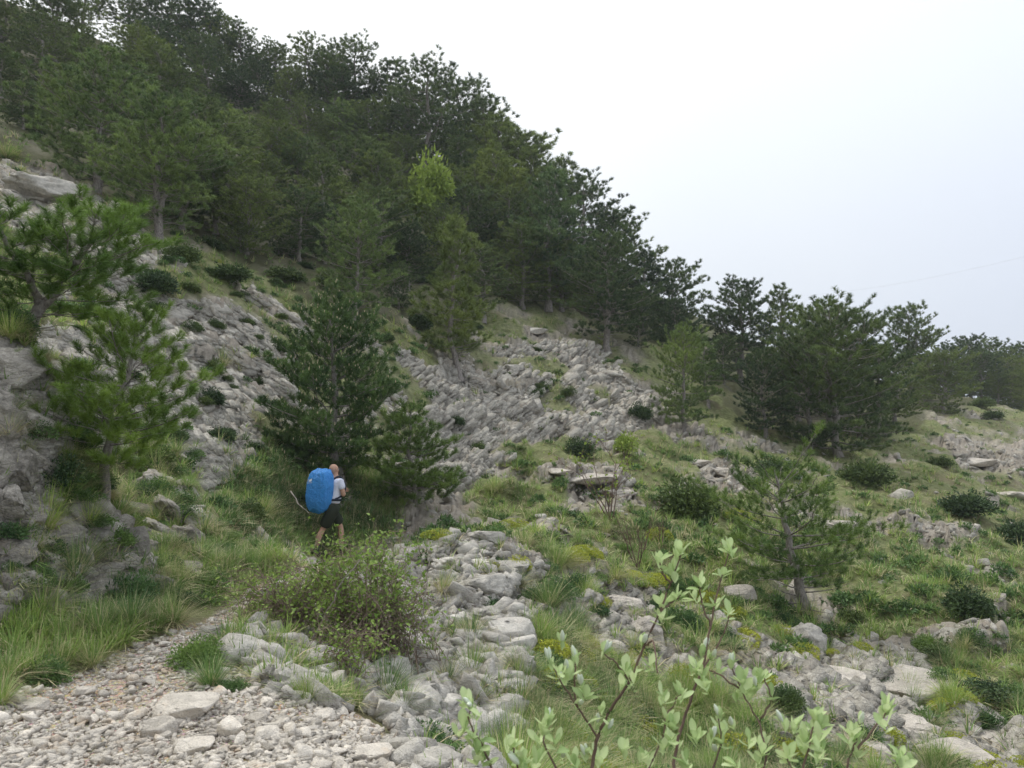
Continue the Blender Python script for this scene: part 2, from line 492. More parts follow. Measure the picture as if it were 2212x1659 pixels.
GREENS = [[(360,530),(520,550),(560,600),(520,650),(360,640),(300,610)], [(540,560),(660,640),(640,690),(560,620)], [(980,1050),(1120,1020),(1280,1040),(1300,1110),(1100,1090)],
 [(430,1180),(600,1130),(700,1180),(640,1260),(470,1290)], [(560,980),(800,1000),(980,1110),(640,1130)]]
FOREST = [(-400,-900),(-400,350),(0,340),(200,400),(330,510),(480,545),(640,620),(700,690),(840,700),(960,700),(1100,640),(1200,640),(1330,740),(1440,740),(1560,880),(1700,960),(1980,930),(2020,880),(2700,870),(2700,-900)]

def cover(x, y, z):
    """rock, path and forest-floor shares at points of the ground"""
    px, py = project(x, y, z)
    front = y > 0.3
    wob = (fbm(x * 0.9 + 40, y * 0.9 + 40, 3, 3) - 0.5) * 70
    wo2 = (fbm(x * 0.9 + 80, y * 0.9 + 10, 3, 8) - 0.5) * 70
    k = np.clip(12 / np.maximum(np.hypot(x, y), 1), 0.35, 1.6)
    qx, qy = px + wob * k, py + wo2 * k
    path = (inside(px + wob * 0.4, py + wo2 * 0.4, PATH) | inside(px + wob * .3, py + wo2 * .3, PATH2)) & front
    rock = np.zeros(x.shape)
    for p in ROCKS: rock[inside(qx, qy, p)] = 1
    for p in GREENS: rock[inside(qx, qy, p)] = 0.0
    patch = fbm(x * 0.55, y * 0.55, 4, 21)
    r = np.where(rock > 0, np.clip((patch - 0.33) * 9, 0.1, 1), np.clip((patch - 0.57) * 10, 0, 1))
    for p in (ROCKS[2], ROCKS[5], ROCKS[6]): r = np.where(inside(qx, qy, p), np.maximum(r, 0.8), r)
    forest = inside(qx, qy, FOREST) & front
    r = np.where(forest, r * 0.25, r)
    r = np.where(front, r, np.clip((patch - 0.5) * 8, 0, 1))
    r = np.where(path, 0, r)
    return r, path.astype(float), forest.astype(float)

# ------------------------------------------------------------------ the ground sheet
TH = np.concatenate([np.linspace(-150, -39, 40), np.linspace(-38.6, 38.6, 640), np.linspace(39, 150, 40)]) * math.pi / 180
RR = np.concatenate([np.geomspace(0.5, 2.6, 16)[:-1], np.geomspace(2.6, 95, 380)[:-1], np.geomspace(95, 240, 20)])
TT, RG = np.meshgrid(TH, RR)
GX = RG * np.sin(TT); GY = RG * np.cos(TT)
GZ0 = base_height(GX, GY)
ROCK, PTH, FOR = cover(GX, GY, GZ0)
def blur(a, n=1):
    for _ in range(n):
        b = np.pad(a, 1, mode='edge')
        a = (b[:-2, 1:-1] + b[2:, 1:-1] + b[1:-1, :-2] + b[1:-1, 2:] + 2 * b[1:-1, 1:-1]) / 6
    return a
ROCKS_, PTHS_ = blur(ROCK, 2), blur(PTH, 2)
# relief: broken beds of rock, hummocks between them
# slope normals
dzx = np.gradient(GZ0, axis=1); dxx = np.gradient(GX, axis=1); dyx = np.gradient(GY, axis=1)
dzy = np.gradient(GZ0, axis=0); dxy = np.gradient(GX, axis=0); dyy = np.gradient(GY, axis=0)
NX = dyx * dzy - dzx * dyy; NY = dzx * dxy - dxx * dzy; NZ = dxx * dyy - dyx * dxy
nn = np.sqrt(NX ** 2 + NY ** 2 + NZ ** 2) * np.sign(NZ) + 1e-12
NX /= nn; NY /= nn; NZ /= nn
for a_ in (NX, NY, NZ):
    a_[:] = blur(a_, 3)
s_ = GZ0 * 1.1 + GY * 0.6
wx = fbm(GX * 0.5, GY * 0.5 + GZ0 * .4, 3, 31) * 1.5
wy = fbm(GX * 0.5 + 50, GY * 0.5, 3, 37) * 1.5
tl = np.where(TT < -0.15, -0.60, 0.62); ct, st_ = np.cos(tl), np.sin(tl)
u_ = GX * ct + s_ * st_ + wx
v_ = -GX * st_ + s_ * ct + wy
e1, c1 = cells(u_ * 0.34, v_ * 1.15, 1)
e2, c2 = cells(u_ * 0.85, v_ * 3.0 + c1 * 3, 2)
e3, c3_ = cells(u_ * 2.4 + c1 * 5, v_ * 7.0, 3)
crack = lambda e, w: -np.clip(1 - e / w, 0, 1)
relief = (c1 - 0.5) * 0.38 + crack(e1, 0.12) * 0.16 + (c2 - 0.5) * 0.22 + crack(e2, 0.16) * 0.09 + (c3_ - 0.5) * 0.09 + crack(e3, 0.18) * 0.035
far = np.clip(RG / 14, 0.30, 1.7)
humm = (fbm(GX * 0.8, GY * 0.8, 4, 41) - 0.5) * 0.7 + (fbm(GX * 3, GY * 3, 3, 43) - 0.5) * 0.14
DISP = ROCKS_ * relief * far + (1 - PTHS_) * humm * np.clip(RG / 14, 0.15, 1.3) + PTHS_ * (fbm(GX * 2.4, GY * 2.4, 3, 44) - 0.5) * 0.10
GZ = GZ0 + DISP
_lr = np.log(RR)

def ground(x, y):
    """height of the finished ground sheet"""
    x = np.asarray(x, float); y = np.asarray(y, float)
    th = np.arctan2(x, y); lr = np.log(np.maximum(np.hypot(x, y), RR[0]))
    i = np.clip(np.interp(lr, _lr, np.arange(len(RR))), 0, len(RR) - 1.001)
    j = np.clip(np.interp(th, TH, np.arange(len(TH))), 0, len(TH) - 1.001)
    i0 = i.astype(int); j0 = j.astype(int); a = i - i0; b = j - j0
    return (GZ[i0, j0] * (1 - b) + GZ[i0, j0 + 1] * b) * (1 - a) + (GZ[i0 + 1, j0] * (1 - b) + GZ[i0 + 1, j0 + 1] * b) * a

_ST = np.geomspace(2.2, 200, 520)
def hit(px, py):
    """where the sight lines through picture places first meet the ground: x, y, z, found"""
    a, b = ray(np.atleast_1d(px), np.atleast_1d(py))
    Y = np.full(a.shape, np.nan)
    prev = None
    for s in _ST:
        d = b * s - ground(a * s, np.full(a.shape, s))
        if prev is not None:
            n = np.isnan(Y) & (d <= 0) & (prev > 0)
            t = prev / np.maximum(prev - d, 1e-9)
            Y = np.where(n, sp + (s - sp) * t, Y)
        prev, sp = d, s
    ok = ~np.isnan(Y)
    Y = np.where(ok, Y, 1)
    return a * Y, Y, b * Y, ok

def hit1(px, py):
    x, y, z, ok = hit(px, py)
    return np.array([x[0], y[0], z[0]]), bool(ok[0])

def normals(x, y, h=0.25):
    h = np.maximum(h, 0.02 * y)
    dx = (ground(x + h, y) - ground(x - h, y)) / (2 * h)
    dy = (ground(x, y + h) - ground(x, y - h)) / (2 * h)
    n = np.stack([-dx, -dy, np.ones_like(dx)], 1)
    return n / np.linalg.norm(n, axis=1)[:, None]

def ground_mat():
    t = NT('hillside_ground'); p = t.pos()
    n1 = t.noise(0.7, 5, 0.6, p); n2 = t.noise(6, 5, 0.65, p); n3 = t.noise(38, 4, 0.7, p)
    f = t.math('ADD', t.math('MULTIPLY', n1, 0.5), t.math('MULTIPLY', n2, 0.5))
    rock = t.mix(t.math('MULTIPLY_ADD', f, 2.8, -0.9, True), c3(0.17, 0.15, 0.12), c3(0.50, 0.445, 0.37))
    rock = t.mix(t.ramp(n3, [(0.55, (0, 0, 0)), (0.7, (0.5, 0.5, 0.5))]), rock, c3(0.13, 0.12, 0.10))
    rock = t.mix(t.ramp(t.noise(1.7, 4, 0.6, p), [(0.60, (0, 0, 0)), (0.80, (0.45, 0.45, 0.45))]), rock, c3(0.30, 0.19, 0.11))
    soil = t.mix(t.math('MULTIPLY_ADD', n2, 2.5, -0.8, True), c3(0.10, 0.12, 0.045), c3(0.27, 0.28, 0.13))
    soil = t.mix(t.ramp(n1, [(0.5, (0, 0, 0)), (0.68, (0.75, 0.75, 0.75))]), soil, c3(0.20, 0.165, 0.105))
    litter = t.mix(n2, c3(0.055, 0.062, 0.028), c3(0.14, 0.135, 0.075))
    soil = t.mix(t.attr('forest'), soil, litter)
    vp = t.n.new('ShaderNodeTexVoronoi'); vp.inputs['Scale'].default_value = 55.0; t.l.new(p, vp.inputs['Vector'])
    path = t.mix(t.math('MULTIPLY_ADD', n1, 2.6, -0.9, True), c3(0.58, 0.51, 0.43), c3(0.60, 0.44, 0.27))
    path = t.mix(0.45, path, vp.outputs['Color'], 'SOFT_LIGHT')
    path = t.mix(t.ramp(vp.outputs['Distance'], [(0.3, (0, 0, 0)), (0.8, (0.7, 0.7, 0.7))]), path, c3(0.24, 0.19, 0.14))
    c = t.mix(t.attr('rock'), soil, rock)
    c = t.mix(t.attr('path'), c, path)
    h = t.math('ADD', n2, t.math('MULTIPLY', n3, 0.6))
    return t.done(t.pbsdf(c, 0.95, t.bump(h, 0.9, 0.06), 0.1).outputs[0])

nr, nt = GX.shape
idx = np.arange(nr * nt).reshape(nr, nt)
quads = np.stack([idx[:-1, :-1], idx[:-1, 1:], idx[1:, 1:], idx[1:, :-1]], -1).reshape(-1, 4)[:, ::-1]
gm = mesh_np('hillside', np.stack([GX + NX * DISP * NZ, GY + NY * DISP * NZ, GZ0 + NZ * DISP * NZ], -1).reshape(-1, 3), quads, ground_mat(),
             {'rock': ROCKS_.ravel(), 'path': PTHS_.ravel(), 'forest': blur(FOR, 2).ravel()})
hillside = tag(link('hillside_ground', gm), kind='structure')
# ------------------------------------------------------------------ rocks
def hull_rock(n, sx, sy, sz, seed):
    r = np.random.default_rng(seed)
    p = r.normal(size=(n, 3)); p /= np.abs(p).max(1)[:, None] ** 0.75 * np.linalg.norm(p, axis=1)[:, None] ** 0.25
    p *= r.uniform(0.8, 1.0, (n, 1)) * np.array([sx, sy, sz]) * 0.5
    bm = bmesh.new()
    for q in p: bm.verts.new(q)
    g = bmesh.ops.convex_hull(bm, input=bm.verts)
    bmesh.ops.delete(bm, geom=[x for x in g['geom_interior'] if isinstance(x, bmesh.types.BMVert)], context='VERTS')
    bmesh.ops.triangulate(bm, faces=bm.faces)
    bm.verts.index_update()
    V = np.array([v.co[:] for v in bm.verts]); T = np.array([[v.index for v in f.verts] for f in bm.faces])
    bm.free()
    return V, T, np.full(len(V), 0.5)

def carved_rock(sub, sx, sy, sz, seed, cuts=14, rough=0.03, beds=0):
    """a ball cut flat by random planes, then roughened: a broken block with real edges"""
    r = np.random.default_rng(seed)
    bm = bmesh.new()
    bmesh.ops.create_icosphere(bm, subdivisions=sub, radius=1.0)
    V = np.array([v.co[:] for v in bm.verts]); T = np.array([[v.index for v in f.verts] for f in bm.faces])
    bm.free()
    for k in range(int(cuts * 1.7)):
        n = r.normal(size=3); n[r.integers(3)] *= 2.6; n /= np.linalg.norm(n)
        d = r.uniform(0.30, 0.60)
        e_ = V @ n - d
        V = V - np.clip(e_, 0, None)[:, None] * n[None]
    V /= np.abs(V).max(0)
    q = V * 3.1 + seed
    nz = fbm(q[:, 0] + q[:, 2] * 1.7, q[:, 1] - q[:, 2] * 1.3, 4, seed) - 0.5
    if beds:
        bz = V[:, 2] * beds + V[:, 0] * 0.8 + nz * 1.4
        lv = np.floor(bz)
        V = V * (1 + (hash2(lv, lv * 0, seed) - 0.5)[:, None] * 0.17 * np.array([[1, 1, 0.25]]))
        e5, c5 = cells(q[:, 0] * 1.1 + q[:, 1] * .5 + seed, q[:, 2] * 1.1 - q[:, 1] * .6, seed)
        V = V * (1 + (c5 - 0.5)[:, None] * 0.16 - np.clip(1 - e5 / .12, 0, 1)[:, None] * 0.06)
    V = V * (1 + nz[:, None] * rough * 6)
    V = V * np.array([sx, sy, sz]) * 0.5
    return V, T, np.full(len(V), 0.5)

SHAPES = [(1, .75, .55), (1, .6, .42), (1, .85, .7), (1, .55, .5), (1, .8, .35), (1, .7, .6), (1, .9, .45), (.95, .65, .65)]
def slab_rock(sx, sy, sz, seed):
    r = np.random.default_rng(seed); p = []
    for a in (-1, 1):
        for b in (-1, 1):
            for c in (-1, 1):
                q = np.array([a * sx, b * sy, c * sz]) * 0.5
                cut = r.uniform(0, .42, 3) * np.array([sx, sy, sz * .6]) * np.array([a, b, c]) * 0.5
                p.append(q - cut * [1, .2, 1]); 
                if r.random() < .6: p.append(q - cut * [.2, 1, 1])
    bm = bmesh.new()
    for q in p: bm.verts.new(q)
    g = bmesh.ops.convex_hull(bm, input=bm.verts)
    bmesh.ops.delete(bm, geom=[x for x in g['geom_interior'] if isinstance(x, bmesh.types.BMVert)], context='VERTS')
    bmesh.ops.triangulate(bm, faces=bm.faces); bm.verts.index_update()
    V = np.array([v.co[:] for v in bm.verts]); T = np.array([[v.index for v in f.verts] for f in bm.faces]); bm.free()
    return V, T, np.full(len(V), 0.5)
SLABS = [slab_rock(1, w, h, 150 + i) for i, (w, h) in enumerate([(.6, .18), (.8, .22), (.5, .15), (.7, .30), (.9, .20), (.55, .24), (.75, .14), (.65, .2), (.6, .34), (.85, .26)])]
SMALL = [hull_rock(13, *SHAPES[i % 8], 100 + i) for i in range(12)]
MIDR = [carved_rock(2, *SHAPES[i % 8], 200 + i, 11, 0.012) for i in range(8)]
mid_meshes = {k: [mesh_np('stone', V, T, M[k], {'tint': A}) for V, T, A in MIDR] for k in ('rock', 'gravel', 'pale', 'rubble', 'crag')}
slab_meshes = [mesh_np('slab', V, T, M['rock'], {'tint': A}) for V, T, A in SLABS]

def sample(poly_list, n, avoid=()):
    """random picture places inside outlines, carried on to the ground"""
    xs = [p[0] for q in poly_list for p in q]; ys = [p[1] for q in poly_list for p in q]
    x0, x1, y0, y1 = max(-150, min(xs)), min(2362, max(xs)), max(-20, min(ys)), min(1760, max(ys))
    px = rng.uniform(x0, x1, n); py = rng.uniform(y0, y1, n)
    m = np.zeros(n, bool)
    for q in poly_list: m |= inside(px, py, q)
    for q in avoid: m &= ~inside(px, py, q)
    px, py = px[m], py[m]
    x, y, z, ok = hit(px, py)
    return px[ok], py[ok], np.stack([x, y, z], 1)[ok]

def slope_frame(n_, long_dir, jit):
    """rotations whose z leans to the slope normal and whose x follows LONG_DIR"""
    k = len(n_)
    z = n_ + rng.normal(size=(k, 3)) * jit; z /= np.linalg.norm(z, axis=1)[:, None]
    x = np.broadcast_to(np.asarray(long_dir, float), (k, 3)) + rng.normal(size=(k, 3)) * jit
    x = x - (x * z).sum(1)[:, None] * z; x /= np.linalg.norm(x, axis=1)[:, None]
    return np.stack([x, np.cross(z, x), z], 2)

def bed_frame(k, L, N, jit):
    z = np.asarray(N, float)[None] + rng.normal(size=(k, 3)) * jit; z /= np.linalg.norm(z, axis=1)[:, None]
    x = np.asarray(L, float)[None] + rng.normal(size=(k, 3)) * jit
    x = x - (x * z).sum(1)[:, None] * z; x /= np.linalg.norm(x, axis=1)[:, None]
    return np.stack([x, np.cross(z, x), z], 2)

def place_stones(parent, key, pos, size, Rm, top, stuff_name, slabs=False):
    """the TOP largest in the picture become single objects under PARENT, the rest one joined mesh"""
    seen = size / np.maximum(pos[:, 1], 0.5)
    order = np.argsort(-seen)
    big, rest = order[:top], order[top:]
    for i in big:
        o = link('rock_slab' if slabs else 'stone', slab_meshes[int(rng.integers(10))] if slabs else mid_meshes[key][int(rng.integers(8))], parent)
        m4 = Matrix(Rm[i].tolist()).to_4x4()
        s3 = size[i] * rng.uniform(0.8, 1.2, 3)
        o.matrix_local = Matrix.Translation(Vector(pos[i])) @ m4 @ Matrix.Diagonal((*s3, 1))
    if len(rest):
        S = size[rest][:, None] * rng.uniform(0.75, 1.25, (len(rest), 3))
        kinds = SLABS if slabs else SMALL
        sp = merge(kinds, rng.integers(0, len(kinds), len(rest)), Rm[rest], S, pos[rest], rng.normal(0, 0.22, len(rest)))
        st = link(stuff_name, sp.mesh(stuff_name, M[key]), parent)
        tag(st, kind='stuff')
    return big

# loose stones of the path: 300 single ones, the rest joined
path_root = tag(link('gravel_path', None), kind='structure')
px, py, pos = sample([[(x, y) for x, y in PATH], PATH2], 34000)
r_, p_, f_ = cover(pos[:, 0], pos[:, 1], pos[:, 2])
keep = (p_ > 0) | (rng.random(len(px)) < 0.25)
px, py, pos = px[keep], py[keep], pos[keep]
size = np.clip(rng.lognormal(math.log(0.023), 0.55, len(px)), 0.012, 0.13)
# towards the drop on the right the stones are larger and lie closer
edge = np.clip((px - 350) / 500, 0, 1)
size *= 1 + 0.35 * edge
ochre = fbm(pos[:, 0] * 1.5, pos[:, 1] * 1.5, 3, 77)
thin = (ochre > 0.58) & (px < 420) & (rng.random(len(px)) < 0.35)
px, py, pos, size = px[~thin], py[~thin], pos[~thin], size[~thin]
pos[:, 2] += size * 0.12
place_stones(path_root, 'gravel', pos, size, rotmats(len(pos), 0.5), 300, 'gravel')

# the large loose blocks lying on the path and round it
HERO = {'slab': carved_rock(4, 1, .72, .34, 301, 18, .006), 'block': carved_rock(4, 1, .8, .62, 302, 15, .006), 'wedge': carved_rock(4, 1, .7, .5, 303, 13, .006),
        'bed': carved_rock(5, 1, .65, .42, 304, 18, 0.02, 3), 'crag': carved_rock(5, .95, .8, .9, 305, 20, 0.03, 5), 'tall': carved_rock(5, .7, .7, 1, 306, 20, 0.03, 6)}
hero_cache = {}
def boulder(name, shape, key, px, py, wpx, label, cat='rock', dz=0.0, rz=0.0, tilt=(0, 0), hs=1.0, ds=1.0, depth=None, group=None, parent=None):
    if depth is None:
        p, ok = hit1(px, py)
    else:
        p = P(px, py, depth)
    w = wpx / 2.16016 / F * p[1]
    k = (shape, key)
    if k not in hero_cache:
        V, T, A = HERO[shape]
        hero_cache[k] = mesh_np(shape + '_rock', V, T, M[key], {'tint': A})
    o = link(name, hero_cache[k], parent, (p[0], p[1], p[2] + dz * w), (tilt[0], tilt[1], rz), (w, w * ds, w * hs))
    if parent is None: tag(o, label, cat, group)
    return o
boulder('boulder', 'slab', 'gravel', 395, 1543, 145, 'large flat pale slab lying in the middle of the stony path', dz=0.08, rz=0.15, hs=1.05)
boulder('boulder', 'block', 'gravel', 350, 1585, 88, 'angular block just below the largest slab on the path', dz=0.1, rz=0.6)
boulder('boulder', 'wedge', 'gravel', 492, 1588, 72, 'sharp tilted block to the right of the largest path slab', dz=0.15, rz=-0.5, tilt=(0.3, 0.2))
boulder('boulder', 'slab', 'gravel', 415, 1622, 92, 'low brownish flat stone near the bottom edge of the path', dz=0.08, rz=0.3)
boulder('boulder', 'block', 'gravel', 80, 1530, 60, 'grey stone in the trampled ochre part of the path', dz=0.05, rz=0.9)
boulder('boulder', 'wedge', 'gravel', 180, 1500, 55, 'pale stone on the path below the bank of long grass', dz=0.05, rz=0.2)
boulder('boulder', 'block', 'gravel', 560, 1560, 50, 'small pale block at the edge of the path by the drop', dz=0.1, rz=0.2)
boulder('boulder', 'block', 'gravel', 700, 1555, 55, 'rounded block among the piled stones at the path edge', dz=0.1, rz=1.2)
boulder('boulder', 'slab', 'gravel', 800, 1640, 95, 'light flat stone on the brink at the lower end of the path', dz=0.1, rz=0.3)
boulder('boulder', 'tall', 'rock', 575, 1470, 62, 'upright grey rock beside the grass tuft at the path edge', dz=0.2, rz=0.3, tilt=(0.2, 0.5), depth=5.2)
boulder('boulder', 'bed', 'rock', 590, 1505, 70, 'leaning grey slab below the upright rock at the path edge', dz=0.0, rz=-0.6, tilt=(0.1, 0.5), depth=4.9)
boulder('boulder', 'bed', 'rock', 520, 1400, 75, 'grey rock behind the green cushion on the path', dz=0.05, rz=-0.4, tilt=(0, 0.3))
boulder('boulder', 'wedge', 'rock', 455, 1372, 60, 'dark grey rock at the bend of the path under the bramble', dz=0.1, rz=0.4)

# crags of the left bank and the broken ledge in the middle: one outcrop each, its blocks as parts
def outcrop(name, label, blocks, key, cat='rock outcrop'):
    root = tag(link(name, None), label, cat)
    p, ok = hit1(blocks[0][0], blocks[0][1]); root.location = (0, 0, 0)
    for i, b in enumerate(blocks):
        sh, bx, by, w, hs, rz, tx, ty = b[2], b[0], b[1], b[3], b[4], b[5], b[6], b[7]
        boulder('rock_block', sh, key, bx, by, w * (1.3 if name == 'rock_ledge' else 1.0), None, rz=rz, tilt=(tx, ty), hs=hs, ds=b[8] if len(b) > 8 else 1.0, depth=b[9] if len(b) > 9 else None, parent=root)
    return root
outcrop('rock_crag', 'tall weathered crag at the far left edge of the photo', [
 (20, 800, 'crag', 150, 1.0, .3, 0, .1), (-20, 900, 'crag', 170, 1.0, 1.3, .1, 0), (70, 905, 'bed', 120, 1.1, .4, .2, .5), (40, 1010, 'crag', 130, .9, 2.1, 0, .2),
 (15, 1100, 'tall', 120, 1.2, .7, .1, .1), (75, 1120, 'tall', 90, 1.1, 1.9, 0, -.1), (-10, 1010, 'tall', 100, 1.4, .2, 0, .1),
 (30, 1200, 'crag', 110, .9, .1, .1, .1), (85, 1010, 'bed', 80, .8, 1.1, .1, .3)], 'crag')
outcrop('rock_bank', 'broken grey rock bank above the long grass left of the path', [
 (50, 1265, 'crag', 95, .9, .4, .1, 0), (0, 1290, 'block', 100, .9, 1.2, 0, .1), (110, 1215, 'block', 85, 1, 2.2, .1, .2), (165, 1245, 'crag', 90, .8, .7, 0, .1),
 (150, 1160, 'tall', 90, 1.0, 1.7, .1, 0), (225, 1235, 'wedge', 85, 1, .2, .2, .1), (215, 1160, 'block', 70, .9, 1.0, 0, .3), (270, 1215, 'block', 80, .9, .6, .1, .1),
 (300, 1260, 'block', 75, .9, 1.4, .0, .2), (90, 1300, 'wedge', 70, 1, .9, .1, 0), (180, 1295, 'block', 50, 1, .3, 0, 0), (255, 1300, 'block', 55, .8, 1.9, 0, 0), (125, 1290, 'block', 60, .9, .2, 0, 0)], 'rock')
outcrop('rock_rib', 'jagged brown rock rib running down beside the left pine', [
 (330, 1050, 'crag', 110, .8, .3, .2, .6), (380, 1110, 'bed', 120, .9, .5, .1, .7), (405, 1170, 'crag', 110, .9, 1.1, .1, .6), (350, 1150, 'bed', 110, 1.0, .2, 0, .5),
 (420, 1240, 'wedge', 90, 1.0, 1.8, .2, .6), (300, 1110, 'block', 90, .9, .9, 0, .4), (370, 1220, 'block', 90, .8, .4, .1, .5), (320, 1190, 'crag', 90, .8, 2.2, 0, .2)], 'crag')
outcrop('rock_ledge', 'stepped grey ledge of broken blocks below the rubble in the middle', [
 (1060, 1330, 'bed', 110, 1, .25, 0, -.1), (1105, 1370, 'block', 90, 1, .9, 0, .1), (1020, 1390, 'wedge', 80, 1, .3, .2, .1), (1080, 1430, 'bed', 110, 1, .3, .1, -.3),
 (1010, 1460, 'block', 85, 1, .8, .4, -.3), (1085, 1480, 'bed', 90, .8, .1, 0, 0), (1060, 1540, 'bed', 125, 1.1, .35, .1, -.25), (975, 1540, 'block', 80, 1.2, .3, 0, .1),
 (1100, 1600, 'crag', 100, 1.1, .6, .1, .1), (1020, 1610, 'block', 90, .9, 1.9, 0, .2), (960, 1600, 'wedge', 80, .9, 1.2, 0, .2), (1050, 1640, 'block', 110, .9, .3, 0, 0),
 (930, 1640, 'bed', 80, .9, 2.6, .1, .1), (1130, 1450, 'tall', 55, 1.5, 1, 0, .1), (1120, 1540, 'tall', 55, 1.3, 2, 0, .1), (1130, 1340, 'block', 60, 1.2, 2, 0, .1),
 (950, 1450, 'block', 60, 1, 1, 0, .1), (1040, 1265, 'bed', 95, 1.1, .2, 0, -.2), (985, 1345, 'wedge', 60, 1, .9, 0, 0)], 'rubble')
for a in [(1100, 1232, 90, 'slab', 'long flat block on top of the rubble below the spurge cushions', .1), (970, 1218, 75, 'bed', 'dark grey pointed block at the upper end of the rubble', .8),
          (1050, 1165, 90, 'bed', 'pale flat rock at the grassy crest of the rubble', .1), (1030, 1222, 60, 'slab', 'smooth grey slab lying on the rubble', .5),
          (1350, 1310, 110, 'bed', 'pale weathered rock between tufts right of the ledge', -.7), (1400, 1380, 110, 'crag', 'rough pale rock behind the tall leafy twigs', .9),
          (1600, 1290, 75, 'block', 'grey rock beside the twig tips in front of the bent pine', .5), (1310, 1400, 100, 'bed', 'pitted pale rock with a spurge cushion at its foot', -.5),
          (1745, 1395, 110, 'crag', 'rock under the foot of the bent pine', .5), (1170, 1120, 30, 'block', 'small pale boulder in the grass, the left one of two', .2),
          (1205, 1110, 26, 'block', 'small pale boulder in the grass, the right one of two', .9), (940, 1185, 55, 'block', 'pale blocks end by the hiker and the bramble', .4),
          (90, 420, 170, 'bed', 'smooth bare rock below the upper left pine', .2), (1155, 720, 60, 'slab', 'pale rock on the grassy saddle between the pines', .1), (1110, 800, 60, 'bed', 'tilted bed of rock in the right rock field', -.5)]:
    boulder('boulder', a[3], 'rubble' if a[0] < 1260 or a[0] > 1700 else 'pale', a[0], a[1], a[2], a[4], rz=a[5], dz=0.05)

# large bare slabs of the lower right and the middle
for i, a in enumerate([(1930, 1480, 230, .32, -.9, 'widest bare pale slab at the lower right'), (1965, 1580, 150, .4, 1.2, 'long pale slab running to the bottom below the widest one'),
          (2060, 1640, 150, .4, .4, 'rounded pale slab at the bottom right'), (2150, 1600, 140, .35, -.4, 'pale slab next to the right edge of the photo'),
          (1800, 1470, 130, .4, -.7, 'cracked pale slab below the bent pine'), (1870, 1620, 120, .4, -.7, 'low slab among tufts at the lower right'),
          (1265, 1035, 150, .22, .0, 'pale bare slab in the middle of the meadow'), (1330, 1065, 90, .25, -.4, 'lower end of the bare slab in the meadow'), (1210, 1020, 60, .3, .3, 'small bare slab at the upper end of the meadow slab'),
          (1560, 1020, 90, .3, -.6, 'bare slab in front of the wide dark pine'), (1505, 1000, 60, .3, .2, 'pale rock beside the round juniper'),
          (1800, 1140, 120, .35, .2, 'pale rocks behind the trunk of the bent pine'), (2100, 1000, 90, .3, .1, 'bare rock on the far meadow at the right'), (2190, 1070, 70, .3, .1, 'bare rock on the far meadow near its lower end')]):
    boulder('rock_slab', 'bed' if i % 2 else 'slab', 'pale', a[0], a[1], a[2], a[5], hs=a[3] / .38, rz=a[4], ds=1.3)

# the rock faces: broken beds
face_root = tag(link('rock_face', None), kind='structure')
n_all = []
for polys, cnt, ld, smin, smed in (([[(0, 300), (340, 500), (700, 650), (1000, 680), (1300, 720), (1600, 950), (2300, 900), (2300, 1750), (900, 1750), (430, 1300), (0, 1330)]], 3600, (0.8, 0.3, 0.2), .05, .16), (ROCKS[0:1], 10500, (0.8, 0.25, 0.15), .05, .16), (ROCKS[1:2], 4800, (0.75, 0.35, 0.62), .07, .20), (ROCKS[7:8], 1500, (0.8, 0.3, 0.1), .05, .12), (ROCKS[3:5] + ROCKS[5:7] + ROCKS[9:], 2200, (0.7, 0.3, -0.3), .05, .12)):
    px, py, pos = sample(polys, cnt * 3)
    r_, p_, f_ = cover(pos[:, 0], pos[:, 1], pos[:, 2])
    k = rng.random(len(px)) < np.clip((r_ - .25) * 1.4, 0.0, 1)
    px, py, pos = px[k][:cnt], py[k][:cnt], pos[k][:cnt]
    sz = np.clip(rng.lognormal(math.log(smed), 0.55, len(px)), smin, 0.85)
    nm = normals(pos[:, 0], pos[:, 1])
    pos = pos - nm * (sz * 0.10)[:, None]
    sz = np.minimum(sz, 0.026 * pos[:, 1])
    left = pos[:, 0] / pos[:, 1] < -0.15
    rough_ = fbm(pos[:, 0] * .4, pos[:, 1] * .4, 2, 90) > 0.56
    Fr = np.where(left[:, None, None], bed_frame(len(pos), (0.74, -0.30, -0.52), (0.55, -0.35, 0.78), 0.09), bed_frame(len(pos), (0.76, 0.20, 0.60), (-0.52, -0.38, 0.76), 0.09))
    Fr = np.where(rough_[:, None, None], slope_frame(nm, ld, 0.3), Fr)
    n_all.append((pos, sz * 1.15, Fr))
pos = np.concatenate([a[0] for a in n_all]); sz = np.concatenate([a[1] for a in n_all]); Rm = np.concatenate([a[2] for a in n_all])
place_stones(face_root, 'rock', pos, sz, Rm, 300, 'broken_rock', True)

# the near left crag: broken blocks of all sizes
crag_root = tag(link('crag_face', None), kind='structure')
px, py, pos = sample([[(-100, 720), (60, 740), (110, 900), (130, 1060), (330, 1040), (450, 1240), (430, 1300), (200, 1330), (-100, 1340)]], 9000)
r_, p_, f_ = cover(pos[:, 0], pos[:, 1], pos[:, 2])
k = (rng.random(len(px)) < .15 + .85 * r_) & (p_ < .5)
pos = pos[k][:3800]
sz = np.clip(rng.lognormal(math.log(0.11), 0.7, len(pos)), 0.03, 0.48)
nm = normals(pos[:, 0], pos[:, 1]); pos = pos - nm * (sz * .12)[:, None]
place_stones(crag_root, 'crag', pos, sz, slope_frame(nm, (0.8, 0.3, -0.3), 0.45), 300, 'crag_rubble')

